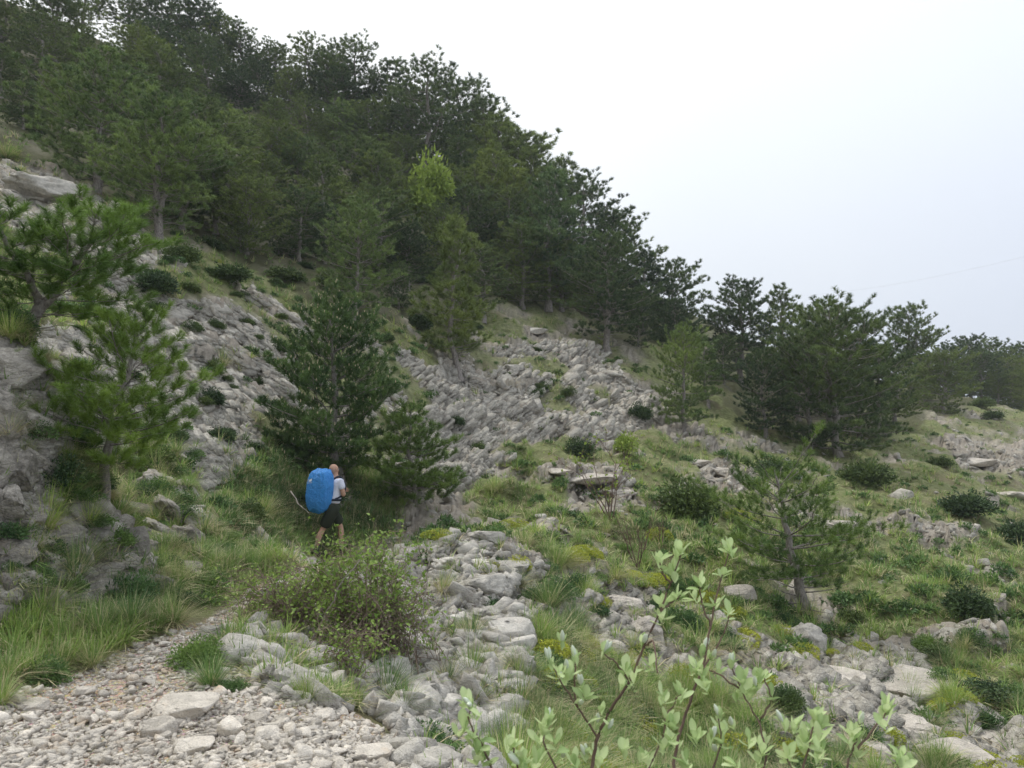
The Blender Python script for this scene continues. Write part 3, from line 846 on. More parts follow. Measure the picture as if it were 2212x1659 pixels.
# rubble heap
rub_root = tag(link('rubble_slope', None), kind='structure')
px, py, pos = sample(ROCKS[2:3] + ROCKS[8:9] + ROCKS[2:3] * 1 + [[(560, 1290), (860, 1190), (900, 1400), (640, 1400)], [(500, 1400), (600, 1330), (760, 1400), (760, 1540), (600, 1510)]], 13000)
sz = np.clip(rng.lognormal(math.log(0.085), 0.62, len(px)), 0.03, 0.42)
pos[:, 2] += sz * 0.1
place_stones(rub_root, 'rubble', pos, sz, slope_frame(normals(pos[:, 0], pos[:, 1]), (0.9, 0.3, 0.1), 0.5), 300, 'rubble')

# scattered stones in the meadow
mead_root = tag(link('stony_meadow', None), kind='structure')
px, py, pos = sample([[(900, 1000), (1500, 940), (2212, 880), (2350, 1000), (2350, 1750), (1100, 1750), (1150, 1150)]], 9000)
r_, p_, f_ = cover(pos[:, 0], pos[:, 1], pos[:, 2])
k = rng.random(len(px)) < (0.07 + 0.75 * r_) * (1 - f_)
pos = pos[k]
sz = np.clip(rng.lognormal(math.log(0.10), 0.6, len(pos)), 0.03, 0.6) * np.clip(pos[:, 1] / 18, 0.7, 2.2)
place_stones(mead_root, 'rock', pos, sz, slope_frame(normals(pos[:, 0], pos[:, 1]), (0.9, 0.3, -0.2), 0.35), 300, 'meadow_stones')
# ------------------------------------------------------------------ plants
def tube(pts, r0, r1, n=5, sides=None):
    """tapered tube along points: V, T"""
    pts = np.asarray(pts, float); k = len(pts)
    d = np.gradient(pts, axis=0); d /= np.linalg.norm(d, axis=1)[:, None] + 1e-9
    ref = np.where(np.abs(d[:, 2:3]) > 0.9, np.array([[1., 0, 0]]), np.array([[0, 0, 1.]]))
    a = np.cross(d, ref); a /= np.linalg.norm(a, axis=1)[:, None] + 1e-9
    b = np.cross(d, a)
    rr = np.linspace(r0, r1, k) if np.isscalar(r0) else np.asarray(r0)
    an = np.arange(n) * 2 * math.pi / n
    V = pts[:, None] + rr[:, None, None] * (np.cos(an)[None, :, None] * a[:, None] + np.sin(an)[None, :, None] * b[:, None])
    i = np.arange(k - 1)[:, None] * n; j = np.arange(n)[None]; j2 = (j + 1) % n
    q = np.stack([i + j, i + j2, i + n + j2, i + n + j], -1).reshape(-1, 4)
    T = np.concatenate([q[:, [0, 1, 2]], q[:, [0, 2, 3]]])
    return V.reshape(-1, 3), T

def needles(r, base, direc, count, length, width, spread=(20, 70), seg=0.14):
    """tufts of needles round twig ends: base (n,3), direction (n,3)"""
    n = len(base)
    d = direc / (np.linalg.norm(direc, axis=1)[:, None] + 1e-9)
    D = np.repeat(d, count, 0); B = np.repeat(base, count, 0)
    N = n * count
    rnd = r.normal(size=(N, 3)); rnd -= (rnd * D).sum(1)[:, None] * D; rnd /= np.linalg.norm(rnd, axis=1)[:, None] + 1e-9
    an = np.radians(r.uniform(spread[0], spread[1], N))
    nd = D * np.cos(an)[:, None] + rnd * np.sin(an)[:, None]
    o = B - D * (r.uniform(0, 1, N) * seg)[:, None]
    L = length * r.uniform(0.75, 1.15, N)
    s = np.cross(nd, r.normal(size=(N, 3))); s /= np.linalg.norm(s, axis=1)[:, None] + 1e-9
    V = np.stack([o - s * width / 2, o + s * width / 2, o + nd * L[:, None]], 1).reshape(-1, 3)
    T = np.arange(3 * N).reshape(N, 3)
    tone = np.repeat(np.clip(r.normal(0.5, 0.22, n), 0, 1), count)
    A = np.repeat(np.clip(tone + r.normal(0, 0.1, N), 0, 1), 3)
    return V, T, A

def pine_parts(seed, H, W, cb, count=26, length=0.13, width=0.010, shape='cone', lean=(0, 0), trunk_r=None, whorl=0.36, sub=0.17, forks=0, dead=4, droop=0.0, candles=False, dens=1.0, sides=8, scale_t=1.0):
    """geometry of one pine: trunk, limbs, needles (and the pale candles of new growth)"""
    r = np.random.default_rng(seed)
    trunk, limbs, cand = Soup(), Soup(), Soup()
    tb, td = [], []
    tr = trunk_r or 0.016 * H + 0.03
    def stem(p0, hgt, rad, ln, cb_, Wd, sd):
        k = 12
        t = np.linspace(0, 1, k)
        w = np.cumsum(r.normal(0, 0.012 * hgt, (k, 2)), 0); w -= w[0]
        pts = np.stack([p0[0] + ln[0] * t ** 1.3 + w[:, 0], p0[1] + ln[1] * t ** 1.3 + w[:, 1], p0[2] + hgt * t], 1)
        rad_ = rad * (1 - t) ** 0.8 + 0.012
        rad_[0] *= 1.35
        trunk.add(*tube(pts, rad_, None, sides), 0.5)
        f = lambda h: np.array([np.interp(h, pts[:, 2] - p0[2], pts[:, c]) for c in range(3)])
        h = cb_
        while h < hgt * 0.985:
            s = (h - cb_) / (hgt - cb_)
            if shape == 'cone': prof = (1 - s) ** 0.58 * min(1, 0.70 + s * 2.0) * (0.82 + 0.30 * math.sin(h * 5.2 + seed) ** 2)
            elif shape == 'dome': prof = math.sqrt(max(0.02, 1 - s ** 2.3)) * min(1, 0.65 + s * 1.5)
            else: prof = (1 - s) ** 0.5 * (0.5 + 0.5 * math.sin(s * 7 + seed) ** 2)
            nb = int(r.integers(4, 7)); a0 = r.uniform(0, 6.28)
            for q in range(nb):
                L = max(0.18, Wd / 2 * prof * r.uniform(0.62, 1.18))
                az = a0 + q * 2 * math.pi / nb + r.uniform(-.35, .35)
                el = R(-8 + 52 * s ** 1.2 + r.uniform(-12, 14)) - droop
                m = max(4, int(L / 0.22) + 3)
                tt = np.linspace(0, 1, m)
                dirh = np.array([math.cos(az), math.sin(az), 0])
                side = np.array([-math.sin(az), math.cos(az), 0])
                bend = r.uniform(0.10, 0.30) * L
                bp = f(h)[None] + dirh[None] * (L * math.cos(el) * tt)[:, None]
                bp[:, 2] += L * math.sin(el) * tt + bend * tt ** 2.2
                bp += side[None] * (np.cumsum(r.normal(0, 0.035 * L, m)))[:, None] * tt[:, None]
                br = max(0.004, 0.010 * L ** 1.1 + 0.002)
                limbs.add(*tube(bp, br, 0.004, 4), 0.5)
                dB = np.gradient(bp, axis=0)
                tb.append(bp[-1]); td.append(dB[-1] / np.linalg.norm(dB[-1]) + [0, 0, .8])
                # side shoots
                x = max(0.12, 0.20 * L); sgn = 1
                while x < L * 0.97:
                    u = x / L
                    p = np.array([np.interp(u, tt, bp[:, c]) for c in range(3)])
                    dd = np.array([np.interp(u, tt, dB[:, c]) for c in range(3)]); dd /= np.linalg.norm(dd)
                    ang = sgn * R(r.uniform(35, 65))
                    sd_ = dd * math.cos(ang) + np.cross([0, 0, 1.0], dd) * math.sin(ang) + np.array([0, 0, r.uniform(-0.05, 0.45)])
                    sd_ /= np.linalg.norm(sd_)
                    sl = (0.20 + 0.46 * (L - x) * r.uniform(0.5, 1.1)) * (0.8 + 0.2 * scale_t)
                    sl = min(sl, 1.1)
                    ep = p + sd_ * sl + np.array([0, 0, 0.12 * sl])
                    limbs.add(*tube(np.array([p, (p + ep) / 2 + [0, 0, -0.02 * sl], ep]), 0.0035 + 0.003 * sl, 0.002, 3), 0.5)
                    tb.append(ep); td.append(sd_ + [0, 0, .8])
                    y = sl - sub
                    s2 = 1
                    while y > 0.08:
                        if r.random() < dens:
                            pp = p + sd_ * y
                            a2 = s2 * R(r.uniform(30, 70))
                            d2 = sd_ * math.cos(a2) + np.cross([0, 0, 1.0], sd_) * math.sin(a2) + np.array([0, 0, r.uniform(0, .6)])
                            d2 /= np.linalg.norm(d2)
                            l2 = r.uniform(0.07, 0.20) * scale_t
                            tb.append(pp + d2 * l2); td.append(d2 + [0, 0, .8])
                        y -= sub * r.uniform(0.7, 1.2); s2 = -s2
                    x += sub * r.uniform(0.8, 1.3); sgn = -sgn
            h += whorl * r.uniform(0.75, 1.25)
        tb.append(pts[-1]); td.append(np.array([0, 0, 1.0]))
        # dry limbs under the crown
        for q in range(dead):
            hh = r.uniform(0.25, 1.0) * cb_ if cb_ > 0.4 else r.uniform(0.2, 0.5)
            az = r.uniform(0, 6.28); L = r.uniform(0.2, 0.5) * Wd / 2
            m = 5; tt = np.linspace(0, 1, m)
            bp = f(hh)[None] + np.stack([np.cos(az) * L * tt, np.sin(az) * L * tt, L * (r.uniform(-.2, .25) * tt + .25 * tt ** 2)], 1) + r.normal(0, .02 * L, (m, 3)) * tt[:, None]
            limbs.add(*tube(bp, 0.010 + .012 * L, 0.003, 4), 0.5)
        return f
    f = stem(np.zeros(3), H, tr, lean, cb, W, seed)
    for k in range(forks):
        h0 = r.uniform(0.15, 0.45) * H
        az = r.uniform(0, 6.28); p0 = f(h0)
        stem(p0, (H - h0) * r.uniform(0.6, 0.85), tr * 0.6, (math.cos(az) * W * .25, math.sin(az) * W * .25), (H - h0) * 0.35, W * 0.7, seed + k)
    tb, td = np.array(tb), np.array(td)
    V, T, A = needles(r, tb, td, count, length, width)
    nd = Soup(); nd.add(V, T, A)
    if candles:
        up = np.nonzero((td[:, 2] > 0.5) & (r.random(len(td)) < 0.38))[0]
        for i in up:
            b = tb[i]; hgt = r.uniform(.05, .09)
            cand.add(*tube(np.array([b, b + [0, 0, hgt * .6], b + [0, 0, hgt]]), [.011, .013, .003], None, 4), .5)
    return trunk, limbs, nd, cand

PINES = {}
def pine_kind(key, mat, **kw):
    trunk, limbs, nd, cand = pine_parts(**kw)
    top = float(np.percentile(np.concatenate(nd.V)[:, 2], 99.7))       # real height of the crown's tip
    PINES[key] = (top, trunk.mesh('trunk', M['bark'], True), limbs.mesh('limbs', M['bark'], True), nd.mesh('needles', M[mat]),
                  cand.mesh('candles', M['candle']) if cand.n else None)
    return nd.n // 3

def add_pine(key, at, height, label, rz=None, wide=1.0, group=None, name='pine_tree', cones=0):
    H, tm, lm, nm, cm = PINES[key]
    s = height / H
    o = link(name, None, None, at, (0, 0, rng.uniform(0, 6.28) if rz is None else rz), (s * wide, s * wide, s))
    tag(o, label, 'pine tree' if name != 'young_pine' else 'young pine', group)
    link('trunk', tm, o); link('branches', lm, o); link('needles', nm, o)
    if cm: tag(link('shoot_candles', cm, o), kind='stuff')
    for k in range(cones):
        V = nm.vertices[int(rng.integers(len(nm.vertices)))].co
        link('pine_cone', CONE, o, tuple(V), (rng.uniform(0, 3), rng.uniform(0, 3), 0), 1 / s)
    return o
_cv, _ct, _ca = carved_rock(2, .045, .045, .07, 55, 3)
CONE = mesh_np('pine_cone', _cv, _ct, M['cone'], {'tint': _ca})

tri = {}
# near pines, with fine needles
tri['left'] = pine_kind('left', 'needle_bright', seed=21, H=2.95, W=2.5, cb=0.95, count=90, length=0.12, width=0.0062, shape='dome', lean=(0.30, 0.0), trunk_r=0.065, whorl=0.24, sub=0.12, dead=3, scale_t=.8, dens=.8)
tri['crag'] = pine_kind('crag', 'needle_bright', seed=33, H=2.0, W=2.0, cb=0.45, count=90, length=0.115, width=0.0062, shape='dome', lean=(0.75, 0.2), trunk_r=0.065, whorl=0.22, sub=0.12, forks=1, dead=2, scale_t=.8, dens=.8)
tri['mid'] = pine_kind('mid', 'needle', seed=8, H=4.7, W=4.2, cb=0.65, count=44, length=0.14, width=0.015, shape='dome', lean=(-.1, 0), trunk_r=0.12, whorl=0.25, sub=0.14, candles=True, dead=3)
tri['small'] = pine_kind('small', 'needle', seed=17, H=2.6, W=2.5, cb=0.3, count=50, length=0.13, width=0.012, shape='cone', trunk_r=0.05, whorl=0.21, sub=0.14, dead=3, candles=False)
tri['bent'] = pine_kind('bent', 'needle', seed=41, H=3.8, W=4.5, cb=1.0, count=46, length=0.14, width=0.012, shape='dome', lean=(-.45, 0.2), trunk_r=0.12, whorl=0.36, sub=0.17, dead=14, dens=.85)
# the wood behind, with broader needle strands
fk = dict(count=40, length=0.19, width=0.022, scale_t=1.3, dens=.75)
tri['f0'] = pine_kind('f0', 'needle_far', seed=51, H=6.5, W=5.0, cb=1.3, shape='dome', whorl=0.40, sub=0.21, forks=1, trunk_r=.16, dead=9, **fk)
tri['f1'] = pine_kind('f1', 'needle_far', seed=52, H=7.5, W=5.2, cb=1.5, shape='cone', whorl=0.34, sub=0.20, trunk_r=.15, lean=(.3, 0), dead=10, **fk)
tri['f2'] = pine_kind('f2', 'needle_far', seed=53, H=6.0, W=5.2, cb=0.8, shape='dome', whorl=0.38, sub=0.21, trunk_r=.14, dead=8, **fk)
tri['f3'] = pine_kind('f3', 'needle_far', seed=54, H=8.5, W=5.4, cb=2.2, shape='dome', whorl=0.42, sub=0.21, trunk_r=.17, dead=12, lean=(-.4, .3), **fk)
tri['f4'] = pine_kind('f4', 'needle_far', seed=55, H=6.5, W=6.2, cb=0.4, shape='dome', whorl=0.42, sub=0.23, forks=1, trunk_r=.15, dead=4, **fk)
tri['f5'] = pine_kind('f5', 'needle_far', seed=56, H=5.5, W=3.4, cb=1.2, shape='odd', whorl=0.34, sub=0.20, trunk_r=.09, dead=10, **fk)
for k_ in ('f0', 'f2', 'f5', 'f1'):          # the same crowns with the lighter needles of the trees at the rim of the wood
    H_, t_, l_, n_, c_ = PINES[k_]; n2_ = n_.copy(); n2_.materials.clear(); n2_.materials.append(M['needle_mid']); PINES[k_ + 'l'] = (H_, t_, l_, n2_, c_)

def pine_by(key, bx, by, ty, label, depth=None, **kw):
    """a pine whose foot stands at picture place (bx, by), or at BX and a known distance, and whose top reaches TY"""
    if depth is None:
        p, ok = hit1(bx, by)
    else:
        a, b = ray(bx, by); p = np.array([a * depth, depth, 0.0]); p[2] = ground(p[0:1], p[1:2])[0]
    H = ray(bx, ty)[1] * p[1] - p[2]
    if kw.pop('say', False): print('PINE', label, 'depth %.1f height %.1f' % (p[1], H))
    p[2] -= 0.08
    return add_pine(key, tuple(p), H, label, **kw)

pine_by('crag', 52, 740, 395, 'bright green leaning pine rooted on top of the left crag', depth=7.6, rz=0.1, wide=1.45, cones=3)
pine_by('left', 228, 1110, 632, 'slender young pine with a bare pale trunk left of the hiker', rz=0.0, wide=1.2, cones=3)
pine_by('mid', 738, 1050, 628, 'dark conical pine with pale shoot tips directly behind the hiker', rz=0.4, wide=1.0)
pine_by('small', 897, 1088, 862, 'smaller pine just right of the one behind the hiker', rz=1.0, wide=1.25)
pine_by('bent', 1742, 1325, 915, 'crooked sparse pine on the rocks at the right', rz=0.0, wide=1.15)
for a in [
 ('f0l', 342, 530, 195, 'pine with a stout pale trunk on the upper rim of the left rock face', .4, 1.05), ('f2l', 205, 415, 110, 'broad pine at the upper left above the smooth bare rock', 1.2, 1.2),
 ('f2l', 765, 690, 428, 'bushy pine right above the rock face behind the hiker pine', .3, .95), ('f5', 995, 822, 470, 'slim pine with a bare stem in the right rock field', 2.0, 1.0),
 ('f1l', 1185, 672, 355, 'pine with a tall dark trunk on the grassy saddle', 1.0, 1.0), ('f0', 1312, 762, 500, 'many stemmed pine at the right end of the grassy saddle', 2.5, 1.05),
 ('f2l', 1475, 932, 695, 'light green pine standing left of the widest dark pine', 0.2, .8), ('f5l', 1530, 880, 720, 'narrow pine squeezed in beside the light green one', .8, 1.2),
 ('f4', 1812, 985, 640, 'widest dark pine with branches reaching the ground at the right', 1.0, .95), ('f4', 1748, 968, 700, 'pine merging into the left side of the widest dark pine', 3.0, .9), ('f4', 1895, 950, 735, 'pine merging into the right side of the widest dark pine', 5.0, .9),
 ('f2', 1655, 945, 745, 'pine partly hidden behind the widest dark pine', 2.2, .9),
 ('f4', 520, 545, 470, 'low bushy pine at the shaded lower rim of the wood', 2.2, .9)]:
    pine_by(a[0], a[1], a[2], a[3], a[4], rz=a[5], wide=a[6] * 1.12)
wood = 'pines of the wood on the slope'
for a in [
 # key, x, top, distance, words
 ('f3', 930, 128, 58, 'tall pine with a straight bare trunk above the yellow green bush', 1.0), ('f3', 1045, 520, 38, 'pine with a long curved low limb in the middle of the wood', 1.1),
 ('f3', 1255, 372, 50, 'tall pine against the sky above the grassy saddle', 1.0), ('f1', 1390, 540, 47, 'pine on the falling skyline right of the tall one', 1.2), ('f2', 1460, 555, 50, 'rounded pine at the lower end of the falling skyline', 1.0),
 ('f0', 1595, 600, 47, 'round topped pine right of the gap in the skyline', 1.0), ('f1', 1688, 618, 50, 'thin topped pine second from the gap in the skyline', 1.0), ('f2', 1790, 640, 44, 'pale topped pine behind the widest dark pine', 1.0),
 ('f0', 1850, 730, 40, 'dark pine between the widest pine and the lone round one', .9), ('f0', 1960, 655, 62, 'lone round headed pine on the right skyline', .9),
 ('f2', 1925, 760, 48, 'low dark pine right of the widest pine', 1.2), ('f4', 1990, 790, 62, 'dark pine below the lone round headed one', 1.0),
 ('f2', 2040, 738, 78, 'first pine of the far belt at the right edge', 1.0), ('f2', 1975, 745, 72, 'pine starting the far belt under the lone round headed one', 1.2), ('f4', 2110, 755, 76, 'bushy pine low in the far belt', 1.1), ('f4', 2180, 765, 78, 'bushy pine near the end of the far belt', 1.1), ('f4', 2020, 770, 68, 'broad low pine at the start of the far belt', 1.0), ('f0', 2090, 722, 80, 'tallest pine in the middle of the far belt', 1.0), ('f2', 2140, 728, 84, 'dark pine third in the far belt', 1.1), ('f0', 2195, 742, 84, 'last pine of the far belt in view', 1.1), ('f4', 2250, 740, 80, 'pine of the far belt at the very edge of the photo', 1.0),
 ('f4', 2060, 800, 72, 'low pine in front of the far belt', 1.0), ('f4', 2150, 800, 74, 'second low pine in front of the far belt', 1.0), ('f4', 2220, 790, 72, 'third low pine in front of the far belt', 1.0),
 ('f3', 160, -60, 64, 'topmost pine at the upper left corner', 1.1), ('f3', 260, -60, 66, 'dense pine at the upper edge left of the open sky', 1.1), ('f0', 350, -45, 66, 'pine at the upper edge next to the open sky', 1.0), ('f3', 410, -10, 66, 'first pine of the skyline below the upper edge', 1.0), ('f1', 455, 20, 66, 'thin pine leaning into the open sky', 1.0),
 ('f1', 510, 50, 66, 'pine with a ragged top in the first dip of the skyline', 1.1), ('f0', 580, 92, 66, 'low pine in the first dip of the skyline', 1.0), ('f3', 655, 68, 64, 'pointed pine right of the first dip of the skyline', 1.0), ('f0', 705, 100, 64, 'pine between two pointed ones on the skyline', 1.0), ('f3', 765, 84, 64, 'sharp pine on the skyline above the middle of the wood', 1.0), ('f1', 825, 128, 64, 'pine on the skyline left of the tall bare trunk', 1.1),
 ('f2', 870, 180, 62, 'bushy pine in the notch left of the tall bare trunk', 1.0), ('f0', 990, 165, 64, 'pine behind the crown of the tall bare trunk', 1.0), ('f1', 1035, 225, 62, 'skyline pine where the ridge starts to fall', 1.2), ('f2', 1085, 260, 60, 'skyline pine halfway down the falling ridge', 1.1), ('f0', 1130, 290, 58, 'skyline pine just above the tall trunk of the saddle', 1.1), ('f2', 1195, 350, 54, 'bushy pine behind the tall trunk of the saddle', 1.0), ('f0', 1330, 450, 52, 'dark pine under the tall skyline pine', 1.0),
 ('f3', 60, 20, 46, 'large dark pine in the upper left corner', 1.2), ('f1', -20, 90, 40, 'pine cut by the left edge of the photo, upper one', 1.2), ('f0l', 60, 215, 34, 'pine with long bare limbs near the left edge', 1.1), ('f3', 170, 60, 48, 'dark pine in the second row of the upper left', 1.2), ('f0', 280, 60, 52, 'bushy pine in the upper part of the wood', 1.2),
 ('f1', 340, 90, 46, 'slim pine behind the stout pale trunk', 1.2), ('f3', 430, 100, 54, 'tall pine in the shade above the stout pale trunk', 1.1), ('f0', 500, 150, 56, 'grey green pine under the first dip of the skyline', 1.2), ('f2l', 480, 230, 40, 'soft crowned pine right of the stout pale trunk', 1.1), ('f0', 410, 200, 36, 'pine crown overlapping the stout pale trunk', 1.1),
 ('f1', 575, 210, 50, 'pine in the upper middle of the wood', 1.2), ('f3', 650, 200, 54, 'broad pine in the upper middle of the wood', 1.2), ('f2', 560, 330, 38, 'dense dark pine in the lower left of the wood', 1.0), ('f0l', 640, 290, 44, 'pine with a pale stem in the centre of the wood', 1.2), ('f1l', 720, 210, 56, 'slender pine in the upper centre of the wood', 1.2),
 ('f2', 770, 290, 44, 'pine with a visible upper stem above the bushy one', 1.2), ('f0', 820, 330, 42, 'large pine left of the yellow green bush', 1.0), ('f1', 700, 330, 37, 'pine behind the bushy one at the rim of the rock face', 1.1), ('f2', 645, 400, 33, 'pine at the lower rim of the wood above the rock face', 1.0), ('f2', 600, 470, 34, 'low pine in the shade at the rim of the rock face', .9),
 ('f0', 790, 220, 58, 'shaded pine below the sharp skyline pine', 1.2), ('f2', 870, 290, 56, 'shaded pine left of the tall bare trunk', 1.1), ('f1', 1000, 300, 54, 'pine right of the tall bare trunk', 1.1), ('f0', 1060, 330, 52, 'dark pine in the shade of the falling ridge', 1.2), ('f2', 950, 440, 42, 'pine in front of the yellow green bush', 1.0), ('f0', 1010, 400, 46, 'pine right of the yellow green bush', 1.1),
 ('f3', 1100, 400, 48, 'tall dark pine left of the saddle trunk', 1.0), ('f0', 880, 480, 36, 'brownish pine in the lower middle of the wood', 1.0), ('f2', 860, 560, 33, 'low pine above the right rock field', .9), ('f5', 1000, 600, 33, 'small pine leaning over the right rock field', 1.2), ('f2', 1215, 500, 46, 'dense pine right of the saddle trunk', 1.0), ('f4', 1380, 640, 42, 'low spreading pine at the foot of the falling skyline', .8),
 ('f2', 30, 170, 33, 'rounded pine at the left edge above the straw tuft', 1.0), ('f0', 115, 140, 37, 'pine between the left edge and the broad upper left pine', 1.0), ('f2', -50, 215, 29, 'bushy pine cut by the left edge, lower one', 1.0), ('f0', 240, 150, 36, 'dark pine right behind the broad upper left pine', 1.0),
 ('f2', 460, 290, 32, 'full crowned pine next to the stout pale trunk', 1.0), ('f4', 530, 370, 31, 'low spreading pine in the shade next to the stout pale trunk', .9), ('f0', 390, 260, 31, 'pine directly behind the stout pale trunk', 1.0), ('f2', 700, 440, 34, 'pine filling the shade right of the rim of the rock face', .9), ('f0', 590, 260, 44, 'pine in the dim middle of the wood', 1.1), ('f2', 820, 400, 36, 'pine below the yellow green bush', 1.0),
 ('f2', 320, 40, 58, 'shaded pine high up near the upper edge', 1.1), ('f0', 90, -40, 52, 'shaded pine at the upper edge near the left corner', 1.1), ('f0', 410, 70, 60, 'shaded pine under the first skyline pine', 1.1), ('f2', 540, 130, 62, 'dense pine under the ragged skyline pine', 1.1), ('f0', 620, 150, 62, 'dense pine under the low skyline pines', 1.1), ('f2', 720, 150, 62, 'dense pine under the pointed skyline pines', 1.1),
 ('f1', -30, -20, 50, 'tall pine cut by the upper left corner', 1.2), ('f2', 1130, 480, 44, 'pine crown crossed by the saddle trunk', 1.0), ('f0', 1290, 560, 48, 'dark pine behind the many stemmed one', 1.0), ('f4', 2030, 748, 58, 'dark pine joining the far belt to the lone round headed one', 1.1), ('f0', 900, 380, 60, 'shaded pine behind the yellow green bush', 1.0),
 ('f0', 1460, 640, 44, 'dark pine behind the light green one', 1.0), ('f2', 1560, 720, 42, 'pine in the shade of the round topped one', 1.0), ('f0', 1720, 730, 40, 'pine crowded behind the widest dark one', 1.0)]:
    pine_by(a[0], a[1], 700, a[2], a[4], depth=a[3], wide=a[5] * (1.15 if a[1] > 1370 else 1.3), group=wood)

# ------------------------------------------------------------------ grass, cushions, bushes
def blade_tuft(seed, n, h, spread, width, dry=0.3, droop=0.5, seg=3):
    r = np.random.default_rng(seed)
    az = r.uniform(0, 6.28, n); out = r.uniform(0, 1, n) ** 0.7
    L = h * r.uniform(0.55, 1.1, n)
    base = np.stack([np.cos(az), np.sin(az), np.zeros(n)], 1) * (r.uniform(0, 0.22, n) * spread)[:, None]
    dirh = np.stack([np.cos(az + r.normal(0, .4, n)), np.sin(az + r.normal(0, .4, n)), np.zeros(n)], 1)
    el = R(88) - out * R(58)
    side = np.stack([-dirh[:, 1], dirh[:, 0], np.zeros(n)], 1)
    Vs = []
    for k in range(seg + 1):
        t = k / seg
        x = np.cos(el) * t + droop * out * t ** 2 * 0.55
        z = np.sin(el) * t - droop * out * t ** 2.2 * 0.75
        c = base + dirh * (L * x)[:, None] + np.array([0, 0, 1.0]) * (L * z)[:, None]
        w = width * (1 - t) ** 0.6 / 2
        if k < seg: Vs += [c - side * w, c + side * w]
        else: Vs += [c]
    V = np.stack(Vs, 1); m = V.shape[1]
    T = []
    for k in range(seg - 1): T += [[2 * k, 2 * k + 1, 2 * k + 3], [2 * k, 2 * k + 3, 2 * k + 2]]
    T += [[m - 3, m - 2, m - 1]]
    T = np.array(T)[None] + (np.arange(n) * m)[:, None, None]
    isdry = r.random(n) < dry * (0.35 + 1.3 * out)
    a = np.where(isdry, r.uniform(1.6, 2.0, n), r.uniform(0.1, 1, n))
    return V.reshape(-1, 3), T.reshape(-1, 3), np.repeat(a, m)

TUFTS = [blade_tuft(400 + i, 420, 0.50, 0.34, 0.0058, d, dr) for i, (d, dr) in enumerate([(.25, .5), (.5, .7), (.15, .35), (.6, .9), (.35, .6), (.8, .9)])]
TUFT_M = [mesh_np('grass_tuft', V, T, M['grass'], {'tint': A}) for V, T, A in TUFTS]

def dome_leaves(seed, n, size, flat=0.62, lumps=5, ragged=0.12, tone0=0.25):
    """many little leaf faces spread through the outer part of a lumpy cushion of radius 1/2"""
    r = np.random.default_rng(seed)
    C = np.concatenate([[[0, 0, 0.0]], r.uniform(-.22, .22, (lumps, 3)) * [1, 1, .4]]); Rd = np.concatenate([[0.40], r.uniform(.20, .32, lumps)])
    k = r.integers(0, lumps + 1, n)
    d = r.normal(size=(n, 3)); d[:, 2] = np.abs(d[:, 2]) * 0.9 - 0.12; d /= np.linalg.norm(d, axis=1)[:, None]
    rad = Rd[k] * (1 - ragged * np.abs(r.normal(size=n)) * 1.2 + ragged * .3)
    p = C[k] + d * rad[:, None]; p[:, 2] *= flat * 1.6
    nd = d + r.normal(size=(n, 3)) * 0.6; nd /= np.linalg.norm(nd, axis=1)[:, None]
    s = np.cross(nd, r.normal(size=(n, 3))); s /= np.linalg.norm(s, axis=1)[:, None]
    f = size * r.uniform(.6, 1.3, n)
    V = np.stack([p - s * (f * .28)[:, None], p + s * (f * .28)[:, None], p + nd * f[:, None]], 1).reshape(-1, 3)
    tone = np.clip(0.25 + 0.5 * d[:, 2] * 0 + r.normal(tone0, .22, n), 0, 1)
    return V, np.arange(3 * n).reshape(n, 3), np.repeat(tone, 3)

CUSH = [dome_leaves(500 + i, 3000, 0.050, f, 7, .30) for i, f in enumerate((.5, .62, .45))]
CUSH_M = [mesh_np('cushion', V, T, M['cushion'], {'tint': A}) for V, T, A in CUSH]
SPURGE_M = [mesh_np('spurge_cushion', V, T, M['spurge'], {'tint': A}) for V, T, A in [dome_leaves(520 + i, 3200, 0.040, f, 3, .08, .62) for i, f in enumerate((.5, .58))]]
JUNI_M = [mesh_np('juniper', V, T, M['juniper'], {'tint': A}) for V, T, A in [dome_leaves(540 + i, 5200, 0.065, f, 9, .50) for i, f in enumerate((.75, .6, .5))]]
FRESH_M = [mesh_np('fresh_bush', V, T, M['fresh'], {'tint': A}) for V, T, A in [dome_leaves(560, 2200, 0.085, .8, 12, .60)]]

def plant(name, mesh, px, py, wpx, label, cat, group=None, dz=0.0, hs=1.0, ratio=1.0, depth=None):
    if depth is None: p, ok = hit1(px, py)
    else: p = P(px, py, depth); p[2] = ground(p[0:1], p[1:2])[0]
    w = wpx / 2.16016 / F * p[1] * ratio
    o = link(name, mesh, None, (p[0], p[1], p[2] + dz * w), (rng.uniform(-.1, .1), rng.uniform(-.1, .1), rng.uniform(0, 6.28)), (w, w, w * hs))
    return tag(o, label, cat, group)

def tuft(k, px, py, hpx, label, dz=-0.02, group=None):
    p, ok = hit1(px, py)
    s = hpx / 2.16016 / F * p[1] / 0.48
    o = link('grass_tuft', TUFT_M[k], None, (p[0], p[1], p[2] + dz * s), (0, 0, rng.uniform(0, 6.28)), s)
    return tag(o, label, 'grass tuft', group)

